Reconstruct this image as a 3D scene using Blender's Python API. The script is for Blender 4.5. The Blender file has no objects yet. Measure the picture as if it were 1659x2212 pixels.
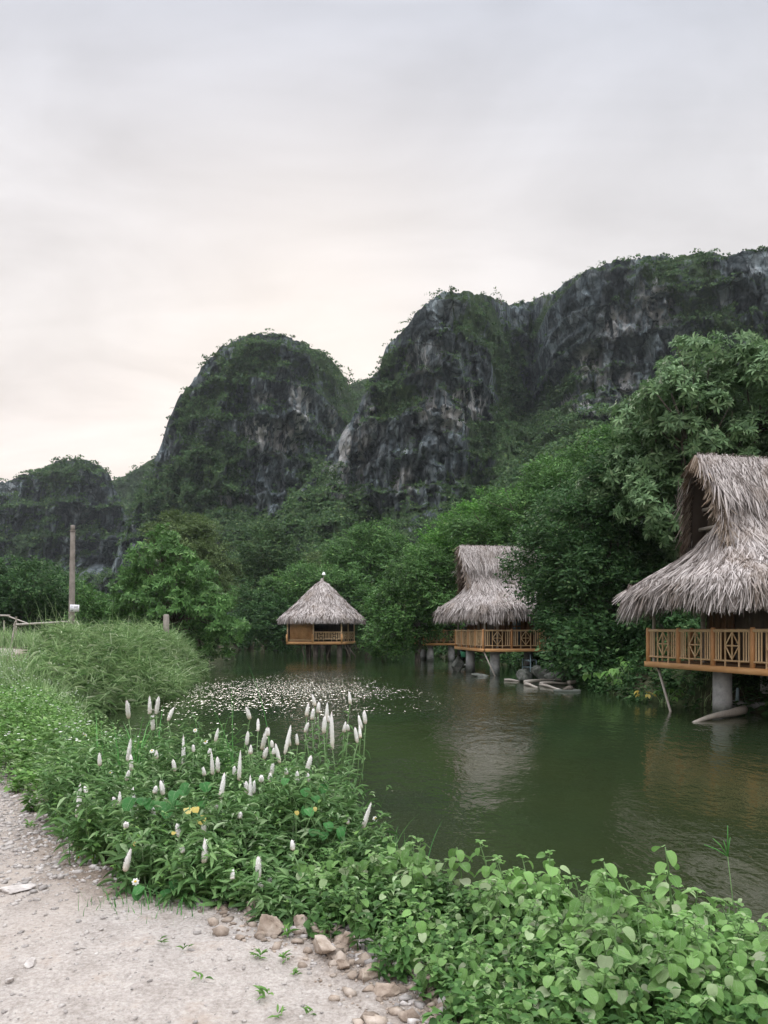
import bpy, bmesh, math, random
import numpy as np
from mathutils import Vector, Matrix

random.seed(7)
RNG = np.random.default_rng(11)
S = bpy.context.scene
COL = S.collection
FPX, CX, HY, EYE = 1662.0, 829.5, 1362.0, 2.0


def P(px, py, Y):
    return np.array([(px - CX) / FPX * Y, Y, EYE + (HY - py) / FPX * Y])


# ------------------------------------------------------------------ noise
def _hash(ix, iy, iz, seed):
    with np.errstate(over='ignore'):
        h = (ix.astype(np.int64) * 374761393 + iy.astype(np.int64) * 668265263 + iz.astype(np.int64) * 2147483647 + seed * 974711)
        h = (h ^ (h >> 13)) * 1274126177
        h = h ^ (h >> 16)
    return (h & 0xFFFF).astype(np.float64) / 65535.0


def vnoise(x, y, z, seed=0):
    x, y, z = np.broadcast_arrays(np.asarray(x, float), np.asarray(y, float), np.asarray(z, float))
    ix, iy, iz = np.floor(x), np.floor(y), np.floor(z)
    fx, fy, fz = x - ix, y - iy, z - iz
    fx = fx * fx * fx * (fx * (fx * 6 - 15) + 10)
    fy = fy * fy * fy * (fy * (fy * 6 - 15) + 10)
    fz = fz * fz * fz * (fz * (fz * 6 - 15) + 10)
    r = 0
    for dx in (0, 1):
        for dy in (0, 1):
            for dz in (0, 1):
                w = (fx if dx else 1 - fx) * (fy if dy else 1 - fy) * (fz if dz else 1 - fz)
                r = r + w * _hash(ix + dx, iy + dy, iz + dz, seed)
    return r


def fbm(x, y, z, oct=4, seed=0):
    a, s, t, f = 1.0, 0.0, 0.0, 1.0
    for i in range(oct):
        s = s + a * vnoise(np.asarray(x) * f, np.asarray(y) * f, np.asarray(z) * f, seed + i * 17)
        t += a
        a *= 0.5
        f *= 2.03
    return s / t


def sstep(a, b, x):
    t = np.clip((x - a) / (b - a), 0, 1)
    return t * t * (3 - 2 * t)


# ------------------------------------------------------------------ mesh helpers
class MB:
    def __init__(self):
        self.V, self.F, self.UV, self.n = [], [], [], 0

    def add(self, V, Fs, uv=None):
        V = np.asarray(V, float).reshape(-1, 3)
        if not isinstance(Fs, list):
            Fs = [Fs]
        for F in Fs:
            F = np.asarray(F, np.int64)
            if len(F):
                self.F.append(F + self.n)
        self.V.append(V)
        self.UV.append(np.zeros((len(V), 2)) if uv is None else np.asarray(uv, float).reshape(-1, 2))
        self.n += len(V)
        return self

    def box(self, c, s, R=None):
        v = np.array([(x, y, z) for x in (-.5, .5) for y in (-.5, .5) for z in (-.5, .5)]) * np.asarray(s)
        if R is not None:
            v = v @ np.asarray(R).T
        f = [[0, 1, 3, 2], [4, 6, 7, 5], [0, 4, 5, 1], [2, 3, 7, 6], [0, 2, 6, 4], [1, 5, 7, 3]]
        return self.add(v + np.asarray(c), np.array(f))

    def tube(self, pts, rad, k=8, cap=True, wob=0.0):
        pts = np.asarray(pts, float)
        rad = np.broadcast_to(np.asarray(rad, float), (len(pts),))
        t = np.gradient(pts, axis=0)
        t /= np.linalg.norm(t, axis=1)[:, None] + 1e-9
        ref = np.array([0, 0, 1.0]) if abs(t[0][2]) < .9 else np.array([1.0, 0, 0])
        s = np.cross(t, ref)
        s /= np.linalg.norm(s, axis=1)[:, None] + 1e-9
        u = np.cross(s, t)
        a = np.arange(k) / k * 2 * np.pi
        ring = np.cos(a)[None, :, None] * s[:, None, :] + np.sin(a)[None, :, None] * u[:, None, :]
        rr = rad[:, None] * (1 + wob * (RNG.random((len(pts), k)) - .5))
        V = (pts[:, None, :] + ring * rr[:, :, None]).reshape(-1, 3)
        i = np.arange(len(pts) - 1)[:, None] * k
        j = np.arange(k)[None, :]
        j2 = (j + 1) % k
        Fq = np.stack([i + j, i + j2, i + k + j2, i + k + j], -1).reshape(-1, 4)
        Fs = [Fq]
        if cap:
            n = len(V)
            V = np.vstack([V, pts[0], pts[-1]])
            jj = np.arange(k)
            Fs.append(np.stack([np.full(k, n), (jj + 1) % k, jj], -1))
            o = (len(pts) - 1) * k
            Fs.append(np.stack([np.full(k, n + 1), o + jj, o + (jj + 1) % k], -1))
        return self.add(V, Fs)

    def bar(self, a, b, r, k=7, r2=None):
        a, b = np.asarray(a, float), np.asarray(b, float)
        return self.tube([a, (a + b) / 2, b], [r, r if r2 is None else (r + r2) / 2, r if r2 is None else r2], k)

    def bamboo(self, a, b, r, k=7, node=.33):
        a, b = np.asarray(a, float), np.asarray(b, float)
        L = np.linalg.norm(b - a)
        ts, rs = [], []
        n = max(1, int(L / node))
        for i in range(n + 1):
            t = i / n
            for dt, m in ((-.012 / L, 1.0), (0, 1.17), (.012 / L, 1.0)):
                if 0 <= t + dt <= 1:
                    ts.append(t + dt)
                    rs.append(r * m)
        ts = np.array(ts)[:, None]
        return self.tube(a + (b - a) * ts, rs, k)

    def build(self, name, mat, parent=None, smooth=False, attr=None, loc=None):
        V = np.vstack(self.V)
        me = bpy.data.meshes.new(name)
        me.vertices.add(len(V))
        me.vertices.foreach_set('co', V.ravel().astype(np.float32))
        idx = np.concatenate([f.ravel() for f in self.F])
        cnt = np.concatenate([np.full(len(f), f.shape[1]) for f in self.F])
        st = np.concatenate([[0], np.cumsum(cnt)[:-1]])
        me.loops.add(len(idx))
        me.loops.foreach_set('vertex_index', idx.astype(np.int32))
        me.polygons.add(len(cnt))
        me.polygons.foreach_set('loop_start', st.astype(np.int32))
        if smooth:
            me.polygons.foreach_set('use_smooth', np.ones(len(cnt), bool))
        UV = np.vstack(self.UV)
        if UV.any():
            l = me.uv_layers.new(name='UVMap')
            l.data.foreach_set('uv', UV[idx].ravel().astype(np.float32))
        if attr:
            for k, a in attr.items():
                at = me.attributes.new(k, 'FLOAT', 'POINT')
                at.data.foreach_set('value', np.asarray(a, np.float32))
        me.update(calc_edges=True)
        me.materials.append(mat)
        o = bpy.data.objects.new(name, me)
        COL.objects.link(o)
        if parent is not None:
            o.parent = parent
        if loc is not None:
            o.location = loc
        return o


def tag(o, label, cat, group=None, kind=None):
    o['label'] = label
    o['category'] = cat
    if group:
        o['group'] = group
    if kind:
        o['kind'] = kind
    return o


def thing(name, label, cat, loc=(0, 0, 0), rz=0.0, group=None):
    o = bpy.data.objects.new(name, None)
    o.empty_display_size = .2
    COL.objects.link(o)
    o.location = [float(c) for c in loc]
    o.rotation_euler = (0, 0, rz)
    return tag(o, label, cat, group)


def structure(o):
    o['kind'] = 'structure'
    return o


def copy_part(src, parent, loc=None, scale=None, rot=None):
    c = src.copy()
    COL.objects.link(c)
    c.parent = parent
    if loc is not None:
        c.location = [float(v) for v in loc]
    if scale is not None:
        c.scale = [float(v) for v in scale]
    if rot is not None:
        c.rotation_euler = [float(v) for v in rot]
    return c


def unit(a):
    return a / (np.linalg.norm(a, axis=-1, keepdims=True) + 1e-9)


# leaf templates: rows (along, side, normal), faces, uv = (side*.5+.5, along)
def grid_leaf(ts, ws, curve, fold=.12):
    """midrib + two edges at each t; ws half widths (0 at both ends)."""
    V, Fq = [(0, 0, 0)], []
    rows = []
    for t, w in zip(ts, ws):
        z = -curve * t * t
        n = len(V)
        V += [(t, -w, z + fold * w), (t, 0, z), (t, w, z + fold * w)]
        rows.append(n)
    tip = len(V)
    V.append((1, 0, -curve))
    tris = [(0, rows[0] + 1, rows[0]), (0, rows[0] + 2, rows[0] + 1)]
    for a, b in zip(rows[:-1], rows[1:]):
        Fq += [(a, a + 1, b + 1, b), (a + 1, a + 2, b + 2, b + 1)]
    l = rows[-1]
    tris += [(l, l + 1, tip), (l + 1, l + 2, tip)]
    V = np.array(V, float)
    Fs = [np.array(tris)]
    if Fq:
        Fs.append(np.array(Fq))
    return V, Fs


T_DIAM = (np.array([(0, 0, 0), (.45, .5, .06), (1, 0, -.06), (.45, -.5, .06)], float), [np.array([[0, 3, 2, 1]])])
T_DROOP = (np.array([(0, 0, 0), (.6, .5, .05), (1, 0, -.16), (.6, -.5, .05)], float), [np.array([[0, 3, 2, 1]])])
T_LANCE = grid_leaf([.22, .5, .78], [.36, .5, .3], .28, .3)
T_ROUND = grid_leaf([.06, .26, .52, .78, .95], [.30, .48, .52, .43, .22], .42, .28)


def place(mb, tmpl, base, d, n, L, W, uv=False):
    TV, TF = tmpl
    base = np.asarray(base, float)
    d = unit(np.asarray(d, float))
    s = unit(np.cross(n, d))
    m = np.cross(d, s)
    N = len(base)
    L = np.broadcast_to(np.asarray(L, float), (N,))
    W = np.broadcast_to(np.asarray(W, float), (N,))
    V = (base[:, None, :] + d[:, None, :] * (TV[None, :, 0] * L[:, None])[..., None]
         + s[:, None, :] * (TV[None, :, 1] * W[:, None])[..., None]
         + m[:, None, :] * (TV[None, :, 2] * L[:, None])[..., None])
    k = len(TV)
    off = (np.arange(N) * k)[:, None, None]
    Fs = [(F[None] + off).reshape(-1, F.shape[1]) for F in TF]
    u = None
    if uv:
        u = np.broadcast_to(np.stack([TV[:, 1] + .5, TV[:, 0]], -1)[None], (N, k, 2)).reshape(-1, 2)
    mb.add(V.reshape(-1, 3), Fs, u)


def blades(mb, base, h, lean, ang, w, nseg=3, power=2.0):
    """grass blades: curved tapered strips."""
    N = len(base)
    t = np.linspace(0, 1, nseg + 1)
    dirv = np.stack([np.cos(ang), np.sin(ang), np.zeros(N)], -1)
    side = np.stack([-np.sin(ang), np.cos(ang), np.zeros(N)], -1)
    tw = (RNG.random(N) - .5) * 2.4
    side = unit(side * np.cos(tw)[:, None] + dirv * np.sin(tw)[:, None])
    z = (t[None] - .35 * lean[:, None] * t[None] ** 3) * h[:, None]
    out = lean[:, None] * h[:, None] * t[None] ** power
    c = base[:, None, :] + dirv[:, None, :] * out[..., None]
    c[:, :, 2] += z
    ww = w[:, None] * (1 - t[None] ** 1.6 * .95) * .5
    V = np.concatenate([c - side[:, None, :] * ww[..., None], c + side[:, None, :] * ww[..., None]], 1)
    k = 2 * (nseg + 1)
    i = np.arange(nseg)
    Fq = np.stack([i, i + nseg + 1, i + nseg + 2, i + 1], -1)
    Fq = (Fq[None] + (np.arange(N) * k)[:, None, None]).reshape(-1, 4)
    mb.add(V.reshape(-1, 3), Fq)


def ico(sub):
    bm = bmesh.new()
    bmesh.ops.create_icosphere(bm, subdivisions=sub, radius=1)
    V = np.array([v.co[:] for v in bm.verts])
    F = np.array([[v.index for v in f.verts] for f in bm.faces])
    bm.free()
    return V, F


ICO1, ICO3 = ico(1), ico(4)


def rock_verts(seed, s=(1, 1, .7), cuts=12):
    r = np.random.default_rng(seed)
    V = ICO3[0].copy()
    V *= (0.85 + .3 * fbm(V[:, 0] * 1.3 + seed, V[:, 1] * 1.3, V[:, 2] * 1.3, 3, seed))[:, None]
    for i in range(cuts):
        n = unit(r.normal(size=3))
        d = r.uniform(.34, .68)
        e = np.maximum(0, V @ n - d)
        V -= e[:, None] * n[None] * .95
    V *= 1 + .28 * (fbm(V[:, 0] * 6, V[:, 1] * 6, V[:, 2] * 6, 4, seed + 3) - .5)[:, None]
    return V * np.asarray(s)


# ------------------------------------------------------------------ materials
class NT:
    def __init__(self, name, world=False):
        if world:
            self.t = S.world.node_tree
        else:
            self.m = bpy.data.materials.new(name)
            self.m.use_nodes = True
            self.t = self.m.node_tree
        self.t.nodes.clear()

    def n(self, typ, **kw):
        nd = self.t.nodes.new(typ)
        for k, v in kw.items():
            setattr(nd, k, v)
        return nd

    def l(self, a, b):
        self.t.links.new(a, b)

    def val(self, sock, v):
        if isinstance(v, bpy.types.NodeSocket):
            self.l(v, sock)
        else:
            sock.default_value = (*v, 1) if isinstance(v, tuple) and len(v) == 3 else v

    def math(self, op, a, b=0.0, clamp=False):
        nd = self.n('ShaderNodeMath', operation=op, use_clamp=clamp)
        self.val(nd.inputs[0], a)
        self.val(nd.inputs[1], b)
        return nd.outputs[0]

    def noise(self, vec, scale, detail=4, rough=.55, dim='3D', dist=0.0):
        nd = self.n('ShaderNodeTexNoise', noise_dimensions=dim)
        if vec is not None:
            self.l(vec, nd.inputs['Vector'])
        nd.inputs['Scale'].default_value = scale
        nd.inputs['Detail'].default_value = detail
        nd.inputs['Roughness'].default_value = rough
        nd.inputs['Distortion'].default_value = dist
        return nd.outputs[0]

    def ramp(self, fac, stops, interp='LINEAR'):
        nd = self.n('ShaderNodeValToRGB')
        nd.color_ramp.interpolation = interp
        e = nd.color_ramp.elements
        while len(e) < len(stops):
            e.new(.5)
        for i, (p, c) in enumerate(stops):
            e[i].position = p
            e[i].color = (*c, 1) if len(c) == 3 else c
        self.l(fac, nd.inputs[0])
        return nd.outputs[0]

    def mix(self, f, a, b, mode='MIX'):
        nd = self.n('ShaderNodeMix', data_type='RGBA', blend_type=mode)
        self.val(nd.inputs[0], f)
        for s, v in ((nd.inputs[6], a), (nd.inputs[7], b)):
            if isinstance(v, bpy.types.NodeSocket):
                self.l(v, s)
            else:
                s.default_value = (*v, 1)
        return nd.outputs[2]

    def maprange(self, v, a, b, c=0.0, d=1.0):
        nd = self.n('ShaderNodeMapRange')
        self.val(nd.inputs[0], v)
        for i, x in enumerate((a, b, c, d)):
            nd.inputs[i + 1].default_value = x
        return nd.outputs[0]

    def mapping(self, vec, scale=(1, 1, 1), rot=(0, 0, 0), loc=(0, 0, 0)):
        nd = self.n('ShaderNodeMapping')
        self.l(vec, nd.inputs[0])
        nd.inputs['Scale'].default_value = scale
        nd.inputs['Rotation'].default_value = rot
        nd.inputs['Location'].default_value = loc
        return nd.outputs[0]

    def coord(self, which='Object'):
        return self.n('ShaderNodeTexCoord').outputs[which]

    def pos(self):
        return self.n('ShaderNodeNewGeometry').outputs['Position']

    def bump(self, h, strength=.5, dist=.02):
        nd = self.n('ShaderNodeBump')
        nd.inputs['Strength'].default_value = strength
        nd.inputs['Distance'].default_value = dist
        self.l(h, nd.inputs['Height'])
        return nd.outputs[0]

    def out(self, color, rough=.8, spec=.3, normal=None, trans=0.0, tcol=None):
        b = self.n('ShaderNodeBsdfPrincipled')
        self.val(b.inputs['Base Color'], color if isinstance(color, bpy.types.NodeSocket) else (*color, 1))
        self.val(b.inputs['Roughness'], rough)
        b.inputs['Specular IOR Level'].default_value = spec
        if normal is not None:
            self.l(normal, b.inputs['Normal'])
        sh = b.outputs[0]
        if trans > 0:
            t = self.n('ShaderNodeBsdfTranslucent')
            self.val(t.inputs['Color'], tcol if tcol is not None else color)
            mx = self.n('ShaderNodeMixShader')
            mx.inputs[0].default_value = trans
            self.l(sh, mx.inputs[1])
            self.l(t.outputs[0], mx.inputs[2])
            sh = mx.outputs[0]
        o = self.n('ShaderNodeOutputMaterial')
        self.l(sh, o.inputs['Surface'])
        return self.m


def leaf_mat(name, cols, trans=.32, rough=.6, spec=.18, clump=.5, bright=1.0, vein=False):
    k = NT(name)
    g = k.n('ShaderNodeNewGeometry')
    c = k.ramp(g.outputs['Random Per Island'], [(0, cols[0]), (.45, cols[1]), (.9, cols[2]), (1, cols[3] if len(cols) > 3 else cols[2])])
    nz = k.noise(g.outputs['Position'], clump, 3)
    f = k.maprange(nz, .3, .7, .72 * bright, 1.25 * bright)
    c = k.mix(1.0, c, k.ramp(f, [(0, (0, 0, 0)), (1, (1, 1, 1))]), 'MULTIPLY') if False else c
    hs = k.n('ShaderNodeHueSaturation')
    k.l(c, hs.inputs['Color'])
    k.l(f, hs.inputs['Value'])
    c = hs.outputs[0]
    nrm = None
    if vein:
        uv = k.coord('UV')
        sx = k.n('ShaderNodeSeparateXYZ')
        k.l(uv, sx.inputs[0])
        dx = k.math('ABSOLUTE', k.math('SUBTRACT', sx.outputs[0], .5))
        mid = k.maprange(dx, .0, .035, 1, 0)
        w = k.math('SINE', k.math('MULTIPLY', k.math('SUBTRACT', sx.outputs[1], k.math('MULTIPLY', dx, .9)), 46.0))
        vein_m = k.math('MAXIMUM', mid, k.maprange(w, .72, 1.0, 0, .55))
        blot = k.noise(g.outputs['Position'], 60, 3)
        c = k.mix(k.math('MULTIPLY', vein_m, .38), c, (.42, .55, .33))
        c = k.mix(k.maprange(blot, .52, .75, 0, .45), c, (.30, .38, .22))
        nrm = k.bump(k.math('ADD', vein_m, k.math('MULTIPLY', blot, 1.2)), .5, .004)
    return k.out(c, rough, spec, nrm, trans)


M = {}
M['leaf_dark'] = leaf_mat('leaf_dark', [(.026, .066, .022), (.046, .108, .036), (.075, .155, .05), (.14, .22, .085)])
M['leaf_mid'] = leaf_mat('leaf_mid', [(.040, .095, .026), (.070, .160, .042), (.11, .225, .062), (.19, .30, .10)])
M['leaf_bright'] = leaf_mat('leaf_bright', [(.045, .125, .022), (.085, .22, .040), (.135, .30, .06), (.21, .36, .10)])
M['leaf_olive'] = leaf_mat('leaf_olive', [(.050, .085, .026), (.085, .135, .042), (.12, .175, .058), (.17, .22, .09)])
M['leaf_rosette'] = leaf_mat('leaf_rosette', [(.075, .14, .060), (.12, .21, .09), (.18, .285, .13), (.26, .36, .19)], rough=.55, spec=.22)
M['leaf_tier'] = leaf_mat('leaf_tier', [(.048, .115, .032), (.085, .19, .05), (.13, .265, .075), (.22, .35, .13)], rough=.55, spec=.22)
M['leaf_far'] = leaf_mat('leaf_far', [(.034, .078, .030), (.058, .118, .040), (.092, .160, .054), (.14, .19, .068)], clump=.12)
M['weed'] = leaf_mat('weed', [(.075, .165, .038), (.12, .25, .06), (.185, .33, .085), (.31, .43, .18)], clump=1.2, rough=.5)
M['weed_cool'] = leaf_mat('weed_cool', [(.065, .135, .045), (.11, .215, .07), (.19, .31, .12), (.33, .43, .25)], clump=1.5, rough=.45)
M['broadleaf'] = leaf_mat('broadleaf', [(.105, .225, .055), (.17, .33, .085), (.25, .43, .14), (.48, .51, .36)], clump=1.8, rough=.55, trans=.35, vein=True)
M['roundleaf'] = leaf_mat('roundleaf', [(.03, .14, .035), (.045, .19, .045), (.07, .24, .06)], clump=1.8, rough=.5, trans=.4, vein=True)
M['grass'] = leaf_mat('grass', [(.11, .21, .07), (.20, .31, .125), (.31, .42, .20), (.50, .56, .38)], clump=.5, rough=.5)
M['grass_bright'] = leaf_mat('grass_bright', [(.045, .16, .04), (.08, .24, .06), (.13, .31, .09)], clump=.8, rough=.45)
M['yellow_leaf'] = leaf_mat('yellow_leaf', [(.42, .32, .06), (.50, .40, .10), (.56, .48, .18)])
M['stem'] = NT('stem').out((.11, .19, .07), .6)
M['petal'] = NT('petal').out((.82, .82, .78), .6, trans=.25)
M['disc'] = NT('disc').out((.62, .40, .05), .7)


def m_spike():
    k = NT('celosia_spike')
    g = k.n('ShaderNodeSeparateXYZ')
    k.l(k.coord('Generated'), g.inputs[0])
    c = k.ramp(g.outputs[2], [(0, (.50, .38, .25)), (.14, (.74, .68, .58)), (.40, (.86, .85, .81)), (.88, (.88, .86, .84)), (1, (.78, .62, .64))])
    oi = k.n('ShaderNodeObjectInfo')
    c = k.mix(k.maprange(oi.outputs['Random'], .3, 1, 0, .6), c, (.87, .86, .83))
    sp = k.noise(k.pos(), 160, 2)
    c = k.mix(k.maprange(sp, .55, .7, 0, .22), c, (.5, .43, .36))
    return k.out(c, .7, .2, trans=.2)


M['spike'] = m_spike()


def m_bark():
    k = NT('bark')
    v = k.mapping(k.pos(), (6, 6, 1.2))
    n = k.noise(v, 2.5, 6)
    c = k.ramp(n, [(.3, (.035, .03, .025)), (.7, (.13, .11, .09))])
    return k.out(c, .9, .2, k.bump(n, .8, .05))


M['bark'] = m_bark()


def m_thatch(name, a, b, c3):
    k = NT(name)
    g = k.n('ShaderNodeNewGeometry')
    c = k.ramp(g.outputs['Random Per Island'], [(0, a), (.35, b), (.85, c3), (1, tuple(min(.78, x * 1.25) for x in c3))])
    n = k.noise(g.outputs['Position'], 1.1, 4)
    c = k.mix(k.maprange(n, .5, .72, 0, .5), c, (.17, .115, .07))
    return k.out(c, .85, .15)


M['thatch'] = m_thatch('thatch', (.085, .068, .058), (.285, .25, .234), (.46, .42, .40))
M['thatch_brown'] = m_thatch('thatch_brown', (.06, .042, .03), (.15, .115, .085), (.29, .24, .20))
M['thatch_base'] = NT('thatch_base').out((.07, .055, .045), .95, .1)


def m_bamboo(name, c1, c2):
    k = NT(name)
    g = k.n('ShaderNodeNewGeometry')
    n = k.noise(k.mapping(g.outputs['Position'], (14, 14, 5)), 1.6, 5)
    f = k.math('ADD', k.math('MULTIPLY', g.outputs['Random Per Island'], .5), k.math('MULTIPLY', n, .6))
    c = k.ramp(f, [(.2, c1), (.8, c2)])
    return k.out(c, .48, .4, k.bump(n, .25, .01))


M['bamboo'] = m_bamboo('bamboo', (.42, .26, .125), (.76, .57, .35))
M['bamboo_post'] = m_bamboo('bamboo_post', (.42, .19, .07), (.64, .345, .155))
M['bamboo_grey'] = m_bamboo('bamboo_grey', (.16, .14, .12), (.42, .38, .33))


def m_wood(name, c1, c2, sc=(1.5, 1.5, 22)):
    k = NT(name)
    v = k.coord('Object')
    n = k.noise(k.mapping(v, sc), 1.0, 6, .6)
    n2 = k.noise(v, 1.4, 3)
    c = k.ramp(k.math('ADD', k.math('MULTIPLY', n, .6), k.math('MULTIPLY', n2, .4)), [(.32, c1), (.68, c2)])
    return k.out(c, .6, .3, k.bump(n, .3, .01))


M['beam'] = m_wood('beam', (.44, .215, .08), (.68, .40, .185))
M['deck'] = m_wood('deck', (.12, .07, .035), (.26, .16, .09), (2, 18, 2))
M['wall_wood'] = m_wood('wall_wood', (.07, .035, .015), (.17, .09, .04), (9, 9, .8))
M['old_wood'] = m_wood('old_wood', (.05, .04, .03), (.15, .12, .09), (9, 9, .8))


def m_woven():
    k = NT('woven_panel')
    v = k.coord('Object')
    w = k.n('ShaderNodeTexBrick')
    k.l(k.mapping(v, (1, 1, 1), (math.pi / 2, 0, 0)), w.inputs['Vector'])
    w.inputs['Scale'].default_value = 9
    w.inputs['Color1'].default_value = (.62, .34, .15, 1)
    w.inputs['Color2'].default_value = (.70, .43, .21, 1)
    w.inputs['Mortar'].default_value = (.20, .085, .03, 1)
    w.inputs['Mortar Size'].default_value = .03
    n = k.noise(v, 1.7, 4)
    c = k.mix(k.maprange(n, .45, .65, 0, .5), w.outputs[0], (.25, .11, .04))
    return k.out(c, .6, .3, k.bump(w.outputs[1], .4, .01))


M['woven'] = m_woven()


def m_concrete(name, c1, c2, stain=True):
    k = NT(name)
    p = k.pos()
    n = k.noise(p, 3.5, 8, .65)
    c = k.ramp(n, [(.3, c1), (.7, c2)])
    if stain:
        sx = k.n('ShaderNodeSeparateXYZ')
        k.l(p, sx.inputs[0])
        e = k.math('ADD', sx.outputs[2], k.math('MULTIPLY', k.noise(p, 5, 4), -.3))
        c = k.mix(k.maprange(e, -.08, .16, .85, 0), c, (.035, .045, .03))
    return k.out(c, .85, .25, k.bump(n, .4, .02))


M['concrete'] = m_concrete('concrete', (.20, .21, .21), (.46, .46, .45))
M['pole_concrete'] = m_concrete('pole_concrete', (.15, .13, .11), (.30, .27, .24), False)
M['white_paint'] = NT('white_paint').out((.74, .74, .78), .5)
M['print_grey'] = NT('print_grey').out((.30, .29, .31), .6)
M['print_dark'] = NT('print_dark').out((.05, .05, .06), .6)
M['metal_blue'] = NT('metal_blue').out((.22, .32, .36), .45, .5)
M['glass'] = NT('window_glass').out((.10, .13, .14), .12, .6)
M['lamp_white'] = NT('lamp_white').out((.85, .88, .86), .4)
M['plastic_green'] = NT('plastic_green').out((.08, .35, .2), .5)


def m_stone(name, c1, c2, c3, sc=6.0):
    k = NT(name)
    g = k.n('ShaderNodeNewGeometry')
    n = k.noise(g.outputs['Position'], sc, 8, .65)
    c = k.ramp(n, [(.28, c1), (.5, c2), (.72, c3)])
    hs = k.n('ShaderNodeHueSaturation')
    k.l(c, hs.inputs['Color'])
    k.l(k.maprange(g.outputs['Random Per Island'], 0, 1, .7, 1.25), hs.inputs['Value'])
    return k.out(hs.outputs[0], .9, .2, k.bump(n, .6, .02))


M['gravel'] = m_stone('gravel', (.24, .215, .195), (.37, .34, .32), (.50, .475, .45), 20)
M['bank_rock'] = m_stone('bank_rock', (.13, .095, .07), (.29, .235, .19), (.44, .385, .335), 11)
M['wet_rock'] = m_stone('wet_rock', (.03, .034, .028), (.085, .092, .08), (.22, .22, .205), 4)


def m_path():
    k = NT('path')
    p = k.pos()
    big = k.noise(p, .55, 4)
    mid = k.noise(p, 4.5, 5, .6)
    fine = k.noise(p, 55, 5, .7)
    c = k.ramp(k.math('ADD', k.math('MULTIPLY', fine, .6), k.math('MULTIPLY', mid, .4)),
               [(.32, (.225, .195, .17)), (.5, (.36, .325, .298)), (.66, (.485, .45, .415))])
    c = k.mix(k.maprange(big, .5, .68, 0, .5), c, (.33, .275, .23))
    c = k.mix(k.maprange(mid, .56, .72, 0, .55), c, (.27, .20, .15))
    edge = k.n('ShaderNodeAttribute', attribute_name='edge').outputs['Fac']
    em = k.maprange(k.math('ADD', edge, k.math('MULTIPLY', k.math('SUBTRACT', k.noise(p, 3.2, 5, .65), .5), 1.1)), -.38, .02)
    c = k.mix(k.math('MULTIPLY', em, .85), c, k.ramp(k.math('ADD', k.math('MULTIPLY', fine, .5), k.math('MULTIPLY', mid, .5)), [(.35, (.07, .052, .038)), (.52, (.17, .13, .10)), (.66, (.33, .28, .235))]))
    vo = k.n('ShaderNodeTexVoronoi')
    vo.inputs['Scale'].default_value = 38
    k.l(p, vo.inputs['Vector'])
    h = k.math('ADD', k.math('MULTIPLY', fine, .5), k.maprange(vo.outputs[0], 0, .45, .6, 0))
    h = k.math('ADD', h, k.math('MULTIPLY', mid, 1.5))
    return k.out(c, .95, .1, k.bump(h, .75, .02))


M['path'] = m_path()


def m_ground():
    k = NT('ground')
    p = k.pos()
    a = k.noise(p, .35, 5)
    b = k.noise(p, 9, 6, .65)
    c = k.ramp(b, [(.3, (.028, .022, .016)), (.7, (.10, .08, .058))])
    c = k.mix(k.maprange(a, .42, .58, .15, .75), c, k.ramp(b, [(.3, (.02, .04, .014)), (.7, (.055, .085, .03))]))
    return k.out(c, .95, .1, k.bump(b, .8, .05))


M['ground'] = m_ground()


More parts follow.
